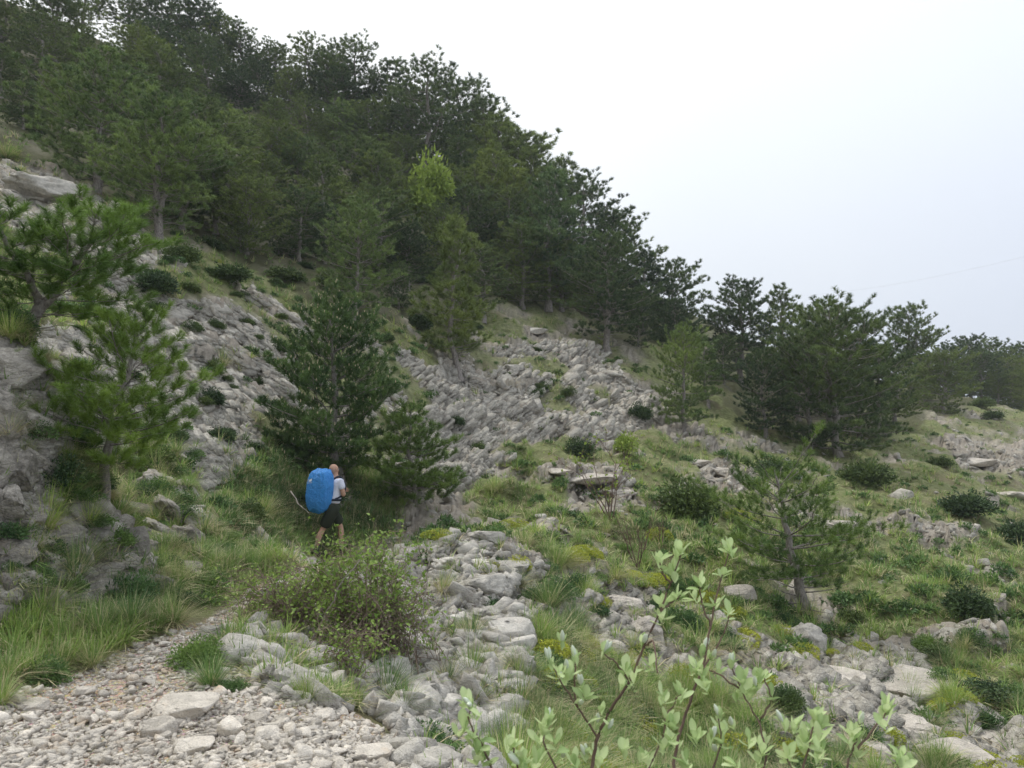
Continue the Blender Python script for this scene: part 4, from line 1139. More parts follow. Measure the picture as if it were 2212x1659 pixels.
for a in [(2, 455, 1480, 95, 'bright green upright grass tuft standing on the path'), (1, 375, 1345, 100, 'tall tuft with a brown dry skirt at the bend of the path'),
          (0, 280, 1350, 100, 'long arching grass at the upper end of the bank'), (0, 215, 1370, 100, 'arching grass in the middle of the bank'), (1, 200, 1440, 95, 'straw coloured overhanging tuft at the path side of the bank'),
          (4, 130, 1390, 90, 'dense tuft behind the straw coloured overhang'), (3, 120, 1440, 90, 'dry tuft drooping over the pebbles'), (0, 60, 1380, 90, 'green tuft at the left of the bank'), (1, 15, 1470, 95, 'yellowish tuft at the left edge beside the path'),
          (2, 250, 1300, 70, 'fresh green tuft against the rock bank'), (0, 320, 1310, 70, 'green tuft left of the brown skirted one'), (4, 0, 1520, 90, 'yellow tipped tuft cut by the left edge'), (0, 165, 1330, 80, 'tuft with seed heads below the rock bank'),
          (2, 665, 1515, 85, 'green tuft at the brink right of the leaning slab'), (0, 720, 1520, 75, 'sparse tuft at the foot of the bramble'), (2, 835, 1500, 110, 'dark green grass in the hollow under the bramble'), (0, 870, 1530, 80, 'grass under the hanging bramble stems'),
          (3, 440, 1150, 80, 'drooping dry tuft on the rib left of the hiker'), (0, 500, 1220, 70, 'tall grass below the rib'), (1, 565, 1115, 80, 'brown and green tuft left of the backpack'), (2, 545, 1230, 70, 'long grass beside the path behind the bramble'),
          (0, 600, 1215, 60, 'grass at the left side of the hiker'), (3, 480, 790, 55, 'tuft with a straw skirt alone on the bare rock face'), (3, 355, 1050, 50, 'dry tuft on top of the rib'), (1, 800, 1085, 50, 'brown grass under the pine behind the hiker'), (1, 840, 1100, 45, 'brown tuft between the two pines'),
          (1, 1130, 1180, 60, 'tall brownish tuft above the spurge cushion'), (0, 1200, 1230, 75, 'large tuft between the two spurge cushions'), (0, 1185, 1310, 85, 'big green tuft with a dry base right of the rubble'), (2, 1240, 1350, 75, 'fresh tuft below the big one'),
          (3, 1185, 1400, 60, 'dry brown tuft beside the ledge'), (3, 1190, 1480, 70, 'dry tuft at the middle of the ledge'), (1, 1330, 1250, 65, 'pale tuft on the slope behind the tall twigs'), (0, 1265, 1280, 55, 'small tuft above the rounded spurge'),
          (0, 1390, 1220, 55, 'feathery tuft above the pale tuft'), (1, 1070, 1060, 50, 'tuft below the small pine'), (0, 15, 340, 45, 'straw tuft at the left edge in front of the wood'), (3, 20, 730, 60, 'straw tuft on top of the left crag'),
          (3, 55, 870, 45, 'rusty tuft growing from the crack of the left crag'), (0, 60, 980, 40, 'green tuft hanging on the left crag'), (1, 110, 1130, 45, 'brown tuft at the foot of the left crag'), (3, 170, 1130, 50, 'small dry tuft in the rock bank'), (1, 240, 1270, 45, 'tuft in a crack of the rock bank'),
          (0, 1270, 1480, 60, 'tuft below the pitted pale rock'), (3, 1310, 1150, 45, 'pale tuft in the meadow'), (0, 1250, 1180, 45, 'small green tuft in the meadow')]:
    tuft(*a)
for a in [(CUSH_M[0], 430, 1425, 150, 'green cushion with tiny yellow flowers on the path', 1.0), (CUSH_M[1], 275, 1305, 130, 'bright feathery green cushion on the bank', 1.4), (CUSH_M[0], 100, 1470, 130, 'bright green cushion at the edge of the path', 1.2), (CUSH_M[1], 355, 1235, 95, 'grey green cushion on the rocks above the brown skirted tuft', 1.0),
          (CUSH_M[2], 190, 1135, 110, 'dark green cushion draped over the rock bank', .8), (CUSH_M[1], 85, 1265, 75, 'green mat hanging down between the bank rocks', 1.6), (CUSH_M[0], 20, 1230, 60, 'small green cushion at the left edge', 1.0), (CUSH_M[1], 500, 1490, 80, 'grey green cushion right of the upright tuft', .8),
          (CUSH_M[1], 1200, 1290, 110, 'large green cushion at the side of the rubble', 1.0), (CUSH_M[0], 1080, 1215, 60, 'dark green mat below the round spurge', .8), (CUSH_M[1], 1330, 1450, 75, 'round dark green cushion behind the white buds', 1.1), (CUSH_M[1], 1290, 1550, 85, 'green cushion at the bottom among the leafy twigs', 1.1),
          (CUSH_M[0], 1180, 1570, 120, 'wide green cushion right of the lower ledge', .9), (CUSH_M[0], 60, 1380, 130, 'green growth at the left edge of the bank', 1.0), (CUSH_M[0], 930, 1655, 60, 'green mat hanging from the brink at the bottom', .8), (CUSH_M[2], 480, 1190, 60, 'light green plant on the rock left of the hiker', 1.0),
          (CUSH_M[1], 1480, 1350, 70, 'green cushion behind the tall twigs', 1.0), (CUSH_M[1], 1250, 1600, 80, 'green cushion low between the ledge and the twigs', 1.0)]:
    plant('cushion_shrub', a[0], a[1], a[2], a[3], a[4], 'cushion plant', hs=a[5])
for a in [(0, 1120, 1225, 72, 'round yellow flowering spurge cushion above the rubble', 1.1), (1, 1238, 1212, 68, 'green and yellow spurge cushion right of the round one', 1.1), (0, 1300, 1308, 58, 'small yellow spurge below the big tufts', 1.1), (0, 1268, 1400, 72, 'yellow spurge at the foot of the pitted pale rock', 1.1),
          (0, 322, 1135, 55, 'yellow spurge glowing on the rock bank under the left pine', 1.1), (1, 950, 1160, 80, 'flat yellowish mat above the rubble', .6), (1, 1110, 1140, 90, 'low yellow mat in the meadow behind the pale rock', .6), (1, 1425, 1165, 70, 'yellow spurge beside the bare bush', 1.0),
          (1, 1060, 1225, 45, 'small yellow green cushion left of the round one', 1.0), (1, 1590, 1115, 80, 'yellow mat left of the crooked pine', .6), (1, 1620, 1130, 60, 'second yellow mat left of the crooked pine', .6), (1, 1360, 1245, 55, 'yellow mat on the slope above the pale rock', .7),
          (1, 1600, 1385, 100, 'yellow green mat behind the leafy twigs', .7), (0, 475, 568, 22, 'tiny yellow spurge on the rim of the rock face', 1.1), (1, 1310, 1040, 30, 'tiny yellow plant on the bare meadow slab', .8), (1, 1800, 1410, 30, 'small yellow plant on the lower right slab', .8)]:
    plant('spurge_cushion', SPURGE_M[a[0]], a[1], a[2], a[3], a[4], 'spurge', hs=a[5])
for a in [(0, 540, 1125, 80, 'dark evergreen bush left of the path before the hiker', 1.0), (1, 395, 565, 90, 'dark bush under the stout pale trunk', 1.0), (1, 335, 630, 95, 'dark bush hanging on the rock face', 1.0), (2, 490, 610, 110, 'dark leafy shrub on the rim of the rock face', .8), (2, 410, 630, 55, 'small dark shrub on the rock face', .8),
          (0, 1255, 985, 75, 'dark low juniper in the meadow above the bare slab', .9), (0, 1490, 1120, 150, 'large round juniper left of the crooked pine', 1.0), (1, 2090, 1110, 120, 'juniper on the right meadow', .8), (0, 2090, 1330, 110, 'dark juniper at the lower right', 1.0),
          (1, 2200, 1180, 110, 'dark bush at the right edge of the photo', 1.1), (0, 1385, 905, 60, 'dark bush at the end of the right rock field', 1.0), (1, 1830, 1345, 70, 'juniper at the foot of the crooked pine', .9), (0, 130, 1050, 120, 'blue green bush below the left pine', .9), (1, 2030, 1010, 60, 'round bush at the edge of the far meadow', .8),
          (1, 2120, 880, 50, 'bush before the far belt of pines', .9), (1, 2150, 905, 50, 'lower bush before the far belt of pines', .8), (0, 910, 710, 60, 'dark bush at the top of the right rock field', 1.2), (1, 620, 1000, 110, 'dark undergrowth left of the pine behind the hiker', .9), (2, 680, 1090, 120, 'low dark scrub behind the hiker', .6),
          (1, 2020, 1420, 80, 'green scrub above the widest slab', .7), (1, 2130, 1510, 120, 'green scrub right of the widest slab', .6), (0, 1700, 1530, 80, 'dark scrub under the leafy twigs', .9), (1, 1160, 855, 45, 'small juniper in the right rock field', .9), (1, 1680, 1030, 110, 'scrub in front of the widest dark pine', .7), (1, 1870, 1050, 130, 'grey green broom below the widest dark pine', .9)]:
    plant('juniper_bush', JUNI_M[a[0]], a[1], a[2], a[3], a[4], 'bush', hs=a[5], dz=0.1)
plant('bright_bush', FRESH_M[0], 930, 400, 105, 'bright yellow green bush glowing inside the dark wood', 'bush', depth=44, hs=1.5, dz=1.65)
plant('bright_bush', FRESH_M[0], 905, 430, 100, 'left part of the yellow green growth inside the dark wood', 'bush', depth=43, hs=1.3, dz=1.25)
plant('bright_bush', FRESH_M[0], 960, 500, 90, 'lower yellow green bush inside the dark wood', 'bush', depth=42, hs=1.2, dz=1.1)
plant('bright_bush', FRESH_M[0], 1355, 985, 60, 'fresh green bush above the bare meadow slab', 'bush', hs=1.1, dz=.3)

# many smaller tufts and plants of the slope: the largest as single ones, the rest joined
LAND = [(250, 1230, 'on the rock bank at the left'), (100, 1400, 'on the long grass bank'), (560, 1180, 'beside the path just before the hiker'), (640, 800, 'on the rock face left of the hiker'), (300, 600, 'on the upper part of the left rock face'),
 (560, 580, 'on the shady rim of the left rock face'), (820, 1100, 'at the foot of the two pines by the hiker'), (1120, 700, 'on the grassy saddle below the wood'), (1150, 860, 'in the right rock field'), (1000, 950, 'right of the pine behind the hiker'),
 (1100, 1100, 'in the meadow beyond the rubble'), (1300, 1130, 'in the meadow round the thin bush'), (1250, 1000, 'by the bare slab of the meadow'), (1500, 1050, 'round the large round juniper'), (1230, 1300, 'right of the rubble'), (1250, 1500, 'below the ledge'),
 (1450, 1300, 'on the slope behind the tall twigs'), (1700, 1200, 'round the crooked pine'), (1500, 1550, 'behind the whitebeam shrub'), (1750, 1500, 'between whitebeam and pale slabs'), (1950, 1500, 'by the widest pale slab'), (2120, 1600, 'at the bottom right corner'),
 (1900, 1280, 'right of the crooked pine'), (2150, 1300, 'at the right edge below the far meadow'), (2050, 1100, 'on the lower far meadow'), (2100, 950, 'on the far meadow before the belt of pines'), (1700, 1020, 'below the widest dark pine'), (1400, 850, 'at the right end of the rock field'),
 (980, 1250, 'on the rubble'), (760, 1450, 'in the hollow of the bramble'), (60, 1000, 'on the left crag'), (300, 450, 'under the first pines of the wood'), (900, 600, 'under the lower pines of the wood')]
WORDS = {'grass_tuft': ['green tuft with a few straws', 'arching tuft, half of it straw', 'fresh upright green tuft', 'drooping tuft, mostly straw', 'loose tuft with some straw', 'dry straw coloured tuft'],
         'cushion_shrub': ['low green cushion', 'domed green cushion', 'flat green cushion'] * 2, 'spurge_cushion': ['flat yellow green mat', 'domed yellow green mat'] * 3,
         'juniper_bush': ['upright ragged dark shrub', 'ragged dark shrub', 'low spreading dark shrub'] * 2}
def landmark(pos):
    a, b = project(pos[0], pos[1], pos[2])
    return min(LAND, key=lambda q: (q[0] - a) ** 2 + (q[1] - b) ** 2)[2]

def fuzz(polys, n, variants, mesh_list, name, cat, label, group, s_med, top, dry=None, prob=None, joined='grass', mat=None, lo=None):
    px, py, pos = sample(polys, n)
    r_, p_, f_ = cover(pos[:, 0], pos[:, 1], pos[:, 2])
    pr = (1 - 0.85 * r_) * (1 - p_) * (1 - 0.6 * f_) if prob is None else prob(r_, p_, f_)
    k = rng.random(len(px)) < pr
    pos = pos[k]
    sz = s_med * rng.uniform(0.5, 1.5, len(pos))
    seen = sz / pos[:, 1]; order = np.argsort(-seen)
    for i in order[:top]:
        vi = int(rng.integers(len(mesh_list)))
        o = link(name, mesh_list[vi], None, (pos[i, 0], pos[i, 1], pos[i, 2] - 0.02), (rng.uniform(-.2, .2), rng.uniform(-.2, .2), rng.uniform(0, 6.28)), (sz[i], sz[i], sz[i] * rng.uniform(.7, 1.1)))
        w = landmark(pos[i]); tag(o, ('small ', 'large ')[int(sz[i] > s_med)] + ('shaded ' if 'shaded' in label else '') + WORDS[name][vi % 6] + ' ' + w, cat, group + ' ' + w)
    rest = order[top:]
    if len(rest) and (lo or variants):
        lo_ = lo or variants
        sp = merge(lo_, rng.integers(0, len(lo_), len(rest)), rotmats(len(rest), 0.25), sz[rest][:, None] * rng.uniform(.8, 1.2, (len(rest), 3)), pos[rest], np.zeros(len(rest)))
        tag(link(joined, sp.mesh(joined, mat)), kind='stuff')

LO_T = [blade_tuft(450 + i, 20, 0.50, 0.35, 0.024, d, .6, 2) for i, d in enumerate((.1, .3, .5, .2, .6))]
SLOPE = [[(0, 300), (340, 500), (700, 650), (1000, 680), (1300, 720), (1600, 950), (2212, 870), (2300, 900), (2300, 1750), (900, 1750), (880, 1150), (600, 1000), (440, 1300), (0, 1330)]]
MEADOW = [[(880, 1010), (1300, 960), (1600, 950), (2020, 890), (2260, 890), (2260, 1750), (1130, 1750), (1150, 1200), (900, 1160)]]
fuzz(SLOPE, 3600, TUFTS, TUFT_M, 'grass_tuft', 'grass tuft', 'mixed green and straw tuft', 'scattered tufts', 0.62, 300, lo=LO_T, mat=M['grass'], joined='tufted_grass')
fuzz(SLOPE + MEADOW, 19500, LO_T, TUFT_M, 'grass_tuft', 'grass tuft', None, None, 0.42, 0, mat=M['grass'], joined='grass', prob=lambda r, p, f: (1 - 0.93 * r) * (1 - p) * (1 - .3 * f))
fuzz([[(0, 1200), (430, 1200), (340, 1400), (0, 1480)], [(520,1280),(870,1180),(930,1450),(640,1420)], [(440,1345),(560,1270),(700,1380),(780,1540),(600,1500),(520,1440)], [(430, 1180), (640, 1120), (740, 1180), (560, 1290), (430, 1300)], [(560, 980), (900, 1000), (1250, 1000), (1200, 1200), (740, 1190)]], 9500, LO_T, TUFT_M, 'grass_tuft', 'grass tuft', None, None, 0.36, 0, mat=M['grass'], joined='bank_grass', prob=lambda r, p, f: (1 - 0.9 * r) * (1 - p))
fuzz([[(470,940),(690,960),(900,1060),(860,1180),(740,1200),(560,1200),(460,1100)]], 3600, LO_T, TUFT_M, 'grass_tuft', 'grass tuft', None, None, 0.5, 0, mat=M['grass'], joined='grass_round_the_path', prob=lambda r, p, f: (1 - 0.9 * r) * (1 - p))
LO_F = [blade_tuft(470 + i, 11, 0.50, 0.5, 0.045, d, .7, 2) for i, d in enumerate((.1, .3, .5, .2))]
fuzz([[(1250, 950), (2020, 890), (2300, 880), (2300, 1300), (1900, 1250), (1400, 1200)], [(0, 260), (340, 450), (640, 550), (960, 610), (1330, 680), (1330, 770), (960, 720), (640, 690), (0, 430)]], 11000, LO_F, TUFT_M, 'grass_tuft', 'grass tuft', None, None, 0.50, 0, mat=M['grass'], joined='far_grass', prob=lambda r, p, f: (1 - 0.9 * r) * (1 - .2 * f))
LO_C = [dome_leaves(590 + i, 170, 0.16, .5) for i in range(3)]
fuzz(SLOPE + MEADOW, 2600, CUSH, CUSH_M, 'cushion_shrub', 'cushion plant', 'low green cushion', 'low green cushions', 0.38, 220, lo=LO_C, mat=M['cushion'], joined='ground_cover')
fuzz(MEADOW, 420, None, SPURGE_M, 'spurge_cushion', 'spurge', 'low yellow green mat', 'yellow green mats', 0.42, 60)
fuzz([[(150, 400), (700, 650), (1300, 700), (1440, 900), (900, 1050), (600, 1000), (150, 1000)]], 700, LO_C, JUNI_M, 'juniper_bush', 'bush', 'small dark shrub rooted', 'small dark shrubs', 0.5, 60, prob=lambda r, p, f: 0.25 + 0 * r, mat=M['juniper'], joined='rock_shrubs')
# undergrowth of the wood
fuzz([[(0, 250), (340, 480), (700, 640), (1000, 650), (1300, 680), (1600, 880), (1600, 800), (1000, 400), (500, 250), (0, 100)]], 900, None, JUNI_M, 'juniper_bush', 'bush', 'low shaded bush', 'undergrowth bushes', 1.1, 120, prob=lambda r, p, f: f * .5)
# ------------------------------------------------------------------ bramble: arching brown stems and small fresh leaves
def arch(p0, p1, rise, n=9, wob=0.03, r=rng):
    t = np.linspace(0, 1, n)
    p = p0[None] * (1 - t)[:, None] + p1[None] * t[:, None]
    p[:, 2] += rise * 4 * t * (1 - t)
    return p + np.cumsum(r.normal(0, wob / 3, (n, 3)), 0) * np.minimum(1, t * 3)[:, None]

def leaf_quads(r, pts, size, tone=(.2, 1), flat=0.6):
    n = len(pts)
    nd = r.normal(size=(n, 3)); nd /= np.linalg.norm(nd, axis=1)[:, None]
    up = r.normal(size=(n, 3)) * (1 - flat) + np.array([0, 0, 1.0]) * flat
    s = np.cross(nd, up); s /= np.linalg.norm(s, axis=1)[:, None] + 1e-9
    f = size * r.uniform(.6, 1.25, n)
    a, b = pts, pts + nd * f[:, None]
    m = (a + b) / 2 + np.cross(s, nd) * (f * .12)[:, None]
    V = np.stack([a, m - s * (f * .36)[:, None], b, m + s * (f * .36)[:, None]], 1).reshape(-1, 3)
    i = np.arange(n)[:, None] * 4
    T = np.concatenate([i + [0, 1, 2], i + [0, 2, 3]])
    return V, T, np.repeat(r.uniform(*tone, n), 4)

def bramble(name, label, root_px, size, n_stems, spread, n_leaf, lsize, depth=None, stem_mat='cane', leaf='bramble', rise=0.5):
    p, ok = hit1(*root_px)
    if depth: p = P(root_px[0], root_px[1], depth)
    st, tw, lf = Soup(), Soup(), Soup()
    tips = []
    for k in range(n_stems):
        a = rng.uniform(0, 6.28)
        p0 = p * 0 + np.array([rng.normal(0, .16), rng.normal(0, .16), -0.1]) * size
        q = np.array([math.cos(a) * rng.uniform(.2, 1) * spread[0], math.sin(a) * rng.uniform(.2, 1) * spread[1], rng.uniform(-.25, .75) * spread[2]])
        c = arch(p0, q, rng.uniform(.1, 1) * rise * size, 10, 0.05 * size)
        st.add(*tube(c, 0.006 * size ** .5, 0.002, 4), 0.5)
        for j in range(3, 10):
            for _ in range(2):
                e_ = c[j] + rng.normal(0, .12 * size, 3)
                tw.add(*tube(np.array([c[j], (c[j] + e_) / 2 + rng.normal(0, .01, 3), e_]), .0028, .0012, 3), 0.5)
                tips.append((c[j], e_))
    t = rng.integers(0, len(tips), n_leaf)
    A_ = np.array([x[0] for x in tips])[t]; B_ = np.array([x[1] for x in tips])[t]
    pts = A_ + (B_ - A_) * rng.uniform(.1, 1.1, n_leaf)[:, None] + rng.normal(0, .02 * size, (n_leaf, 3))
    keep = rng.random(n_leaf) < np.clip(0.45 + pts[:, 2] / (spread[2] * 1.0), .12, 1)
    lf.add(*leaf_quads(rng, pts[keep], lsize))
    root = tag(link(name, None, None, tuple(p)), label, 'bush')
    link('stems', st.mesh('stems', M[stem_mat]), root)
    link('twigs', tw.mesh('twigs', M[stem_mat]), root)
    tag(link('leaves', lf.mesh('leaves', M[leaf]), root), kind='stuff')
    return root
bramble('bramble_bush', 'large tangled bramble with fresh leaves beside the path below the hiker', (790, 1400), 1.0, 85, (.85, .6, 1.2), 6500, .040, depth=7.0, rise=.5)
bramble('bramble_bush', 'arching bramble runners over the path left of the large bramble', (640, 1330), .8, 70, (.95, .5, .45), 3000, .034, depth=7.4, rise=.35)
bramble('bramble_bush', 'bramble stems hanging over the rubble right of the large bramble', (830, 1420), .9, 60, (.5, .4, .7), 1000, .032, depth=6.9, rise=.35)
bramble('bramble_bush', 'sparse yellowish bramble at the brink below the large one', (740, 1470), .6, 24, (.35, .3, .4), 800, .032, depth=5.9)
# dry stems hanging from the brambles
for (a, b, lab) in [((800, 1190), (690, 1420), 'long bare bramble stem arching left of the large bramble'), ((930, 1200), (870, 1560), 'pale dry stem hanging down at the right of the bramble'), ((700, 1330), (800, 1560), 'dry stem hanging into the hollow'), ((628, 1062), (656, 1098), 'bare dead stick standing in the grass left of the hiker')]:
    q0, q1 = P(*a, 6.9 if a[1] > 1100 else 14.5), P(*b, 6.6 if a[1] > 1100 else 14.0)
    me = mesh_np('dry_stem', *tube(arch(q0, q1, 0.12 if a[1] > 1100 else 0.01, 12, 0.06), 0.006 if a[1] > 1100 else .018, .003, 5), M['dead'], {})
    tag(link('dry_stem', me), lab, 'dry stem')

# bare thin bushes in the meadow
def thin_bush(label, px, py, hpx, n, leafy, seed, dark=False):
    r = np.random.default_rng(seed)
    p, ok = hit1(px, py)
    h = hpx / 2.16016 / F * p[1]
    st, lf = Soup(), []
    def grow(p0, d, L, rad, lvl):
        m = 6; t = np.linspace(0, 1, m)
        c = p0[None] + d[None] * (L * t)[:, None] + np.cumsum(r.normal(0, .02 * L, (m, 3)), 0)
        st.add(*tube(c, rad, rad * .45, 4), .5)
        if lvl < 3:
            for _ in range(3 if lvl == 0 else 4):
                j = int(r.integers(2, m)); dd = d + r.normal(0, .42, 3) + [0, 0, .1]; dd /= np.linalg.norm(dd)
                grow(c[j], dd, L * r.uniform(.35, .6), rad * .5, lvl + 1)
        else:
            lf.extend(c[2:])
    for k in range(n):
        d = np.array([r.normal(0, .33), r.normal(0, .3), 1.0]); d /= np.linalg.norm(d)
        grow(np.zeros(3), d, h * r.uniform(.5, .8), .012 * h ** .5, 0)
    root = tag(link('thin_bush', None, None, tuple(p)), label, 'bush')
    link('stems', st.mesh('stems', M['twig']), root)
    if leafy:
        lf = np.array(lf); lf = lf[r.random(len(lf)) < leafy]
        lf = lf[lf[:, 2] > h * .35]
        s = Soup(); s.add(*leaf_quads(r, lf, .07, (.1, .7))); tag(link('leaves', s.mesh('leaves', M['fresh']), root), kind='stuff')
thin_bush('thin young bush with few fresh leaves in the middle of the meadow', 1320, 1130, 170, 5, .30, 5)
thin_bush('leafless dark little bush on the stony patch of the meadow', 1375, 1225, 110, 5, 0, 9)
thin_bush('thin leafless bush behind the tall twigs', 1430, 1180, 80, 4, 0, 12)

# ------------------------------------------------------------------ the whitebeam shrub in front
wb = tag(link('whitebeam_shrub', None, None, tuple(P(1500, 1750, 2.0))), 'leafy whitebeam shrub with pale buds close to the camera at the lower right', 'shrub')
W0 = np.array(wb.location)
def wp(px, py, d): return P(px, py, d) - W0
def leaf_shape(L, Wd, cup, seed):
    """an obovate leaf, folded a little along its midrib and cupped"""
    n = 5; V, T = [], []
    for k in range(n + 1):
        t = k / n
        w = Wd / 2 * (math.sin(math.pi * min(1, t * 0.93 + .04) ** 1.35)) ** .8
        z = cup * L * (t ** 2)
        V += [(t * L, -w, z + w * .35), (t * L, 0, z), (t * L, w, z + w * .35)]
    for k in range(n):
        a = 3 * k
        T += [(a, a + 1, a + 4), (a, a + 4, a + 3), (a + 1, a + 2, a + 5), (a + 1, a + 5, a + 4)]
    return np.array(V), np.array(T)
LEAVES = []
for i in range(6):
    V, T = leaf_shape(1, (.48, .55, .42, .5, .6, .45)[i], (.18, .3, .05, -.12, .22, .38)[i], i)
    LEAVES.append(mesh_np('leaf', V, T, M['whitebeam'], {'tint': np.full(len(V), (.35, .5, .65, .15, .55, .9)[i]) + np.where(np.arange(len(V)) % 3 == 1, .25, -.05)}, True))
bv, bt = tube(np.array([[0, 0, 0], [0, 0, .25], [0, 0, .6], [0, 0, .9], [0, 0, 1.0]]), [.08, .24, .26, .12, .01], None, 7)
BUD = mesh_np('bud', bv, bt, M['bud'], {}, True)
def orient(d, spin):
    d = Vector(d).normalized()
    return d.to_track_quat('X', 'Z').to_matrix().to_4x4() @ Matrix.Rotation(spin, 4, 'X')
def rosette(p, axis, n, L, bud=False):
    ax = Vector(axis).normalized(); a0 = rng.uniform(0, 6.28)
    q = ax.to_track_quat('Z', 'Y').to_matrix()
    for k in range(n):
        a = a0 + k * 2.4 + rng.uniform(-.3, .3); el = R(rng.uniform(15, 70) if not bud else rng.uniform(45, 80))
        d = q @ Vector((math.cos(a) * math.cos(el), math.sin(a) * math.cos(el), math.sin(el)))
        off = Vector(p) - ax * rng.uniform(0, .028)
        l = L * rng.uniform(.65, 1.15)
        o = link('leaf', LEAVES[int(rng.integers(6))], wb)
        o.matrix_local = Matrix.Translation(off) @ orient(d, rng.uniform(-.5, .5)) @ Matrix.Diagonal((l, l, l, 1))
    if bud:
        for k in range(int(rng.integers(1, 3))):
            o = link('bud', BUD, wb)
            o.matrix_local = Matrix.Translation(Vector(p)) @ (ax + Vector(rng.normal(0, .15, 3))).to_track_quat('Z', 'Y').to_matrix().to_4x4() @ Matrix.Diagonal((.022, .022, .031, 1))
# stems: picture place and distance of each bend
STEMS = [
 [(1270, 1800, 1.9), (1278, 1659, 1.9), (1290, 1590, 1.9), (1320, 1530, 1.88), (1360, 1470, 1.86), (1390, 1400, 1.84), (1425, 1320, 1.82), (1450, 1260, 1.8), (1470, 1200, 1.8)],
 [(1290, 1590, 1.9), (1250, 1530, 1.88), (1215, 1480, 1.86), (1190, 1430, 1.85)],
 [(1500, 1820, 2.1), (1450, 1659, 2.1), (1480, 1540, 2.1), (1520, 1440, 2.1), (1535, 1350, 2.1), (1550, 1270, 2.1), (1575, 1195, 2.1)],
 [(1535, 1350, 2.1), (1515, 1300, 2.1), (1510, 1262, 2.1)], [(1520, 1440, 2.1), (1560, 1380, 2.12), (1575, 1330, 2.12)],
 [(1360, 1470, 1.86), (1330, 1430, 1.84), (1305, 1412, 1.82)], [(1390, 1400, 1.84), (1410, 1380, 1.8), (1420, 1450, 1.75)],
 [(1100, 1800, 1.7), (1060, 1650, 1.7), (1030, 1590, 1.7), (1010, 1550, 1.7), (1018, 1530, 1.7)], [(1250, 1800, 1.8), (1200, 1650, 1.8), (1170, 1600, 1.8), (1185, 1560, 1.8)],
 [(1600, 1800, 1.9), (1660, 1640, 1.9), (1640, 1560, 1.95), (1600, 1490, 2.0), (1580, 1440, 2.0)], [(1640, 1560, 1.95), (1670, 1510, 1.95), (1650, 1465, 1.95)],
 [(1700, 1800, 1.6), (1730, 1680, 1.6), (1745, 1620, 1.6), (1760, 1560, 1.6)], [(1730, 1680, 1.6), (1700, 1640, 1.6)],
 [(1800, 1800, 1.8), (1830, 1650, 1.8), (1850, 1600, 1.8), (1858, 1565, 1.8)], [(1900, 1850, 1.7), (1935, 1700, 1.7), (1945, 1635, 1.7)], [(1850, 1620, 1.8), (1890, 1570, 1.8), (1918, 1535, 1.8)],
 [(1380, 1800, 1.8), (1400, 1660, 1.8), (1430, 1600, 1.8), (1440, 1540, 1.8), (1470, 1500, 1.8)], [(1500, 1800, 1.9), (1540, 1660, 1.9), (1560, 1600, 1.9), (1550, 1550, 1.9)],
 [(1250, 1530, 1.88), (1240, 1500, 1.88), (1243, 1425, 1.88)], [(1450, 1260, 1.8), (1430, 1240, 1.8), (1425, 1215, 1.8)], [(1425, 1320, 1.82), (1455, 1300, 1.82), (1470, 1285, 1.82)],
 [(1600, 1490, 2.0), (1560, 1460, 2.0), (1520, 1440, 2.1)], [(1150, 1800, 1.6), (1120, 1660, 1.6), (1105, 1610, 1.6)]]
for s in STEMS:
    pts = np.array([wp(*q) for q in s])
    t = np.linspace(0, 1, len(pts)); tt = np.linspace(0, 1, len(pts) * 4)
    fine = np.stack([np.interp(tt, t, pts[:, c]) for c in range(3)], 1)
    fine[1:-1] = (fine[:-2] + fine[2:] + fine[1:-1] * 2) / 4
    fine += rng.normal(0, .0012, fine.shape)
    r0 = .0050 if len(s) > 5 else .0028
    link('stem', mesh_np('stem', *tube(fine, r0, .0016, 7), M['twig'], {}, True), wb)
ROS = [(1470,1190,1.8,7,0),(1455,1235,1.8,6,0),(1425,1212,1.8,5,0),(1470,1285,1.82,6,0),(1440,1300,1.82,5,0),(1430,1335,1.82,4,0),(1575,1187,2.1,7,0),(1560,1240,2.1,3,0),(1510,1258,2.1,6,0),(1500,1290,2.1,4,0),(1575,1325,2.12,6,0),(1545,1300,2.1,4,0),
 (1388,1390,1.84,6,1),(1400,1435,1.8,6,0),(1215,1385,1.86,5,1),(1187,1425,1.85,4,1),(1243,1422,1.88,4,1),(1215,1465,1.87,5,1),(1305,1408,1.82,4,1),(1225,1445,1.87,3,1),(1350,1450,1.85,3,0),
 (1018,1530,1.7,6,1),(1000,1570,1.7,5,0),(1035,1600,1.7,6,0),(1045,1640,1.7,6,0),(1185,1558,1.8,5,1),(1200,1600,1.8,5,0),(1165,1640,1.8,5,0),(1110,1605,1.6,6,0),(1130,1645,1.6,6,0),(1250,1520,1.88,5,1),(1240,1650,1.8,4,0),
 (1580,1435,2.0,4,1),(1520,1400,2.1,5,1),(1540,1420,2.1,4,1),(1650,1462,1.95,5,0),(1665,1500,1.95,5,0),(1600,1500,2.0,4,0),(1760,1555,1.6,7,0),(1740,1600,1.6,7,0),(1700,1635,1.6,7,0),(1775,1620,1.6,5,0),(1720,1560,1.7,4,0),
 (1858,1562,1.8,3,1),(1918,1532,1.8,6,0),(1945,1632,1.7,6,0),(1470,1498,1.8,6,0),(1440,1560,1.8,6,0),(1430,1610,1.8,6,0),(1555,1548,1.9,5,1),(1560,1600,1.9,5,0),(1500,1590,1.85,5,0),(1480,1640,1.8,5,0),(1620,1600,1.9,4,0),(1640,1640,1.9,4,0),(1350,1620,1.8,4,0),(1290,1560,1.9,3,1),(1590,1650,1.8,4,0),(1690,1560,1.8,4,1),(1520,1480,2.0,4,0)]
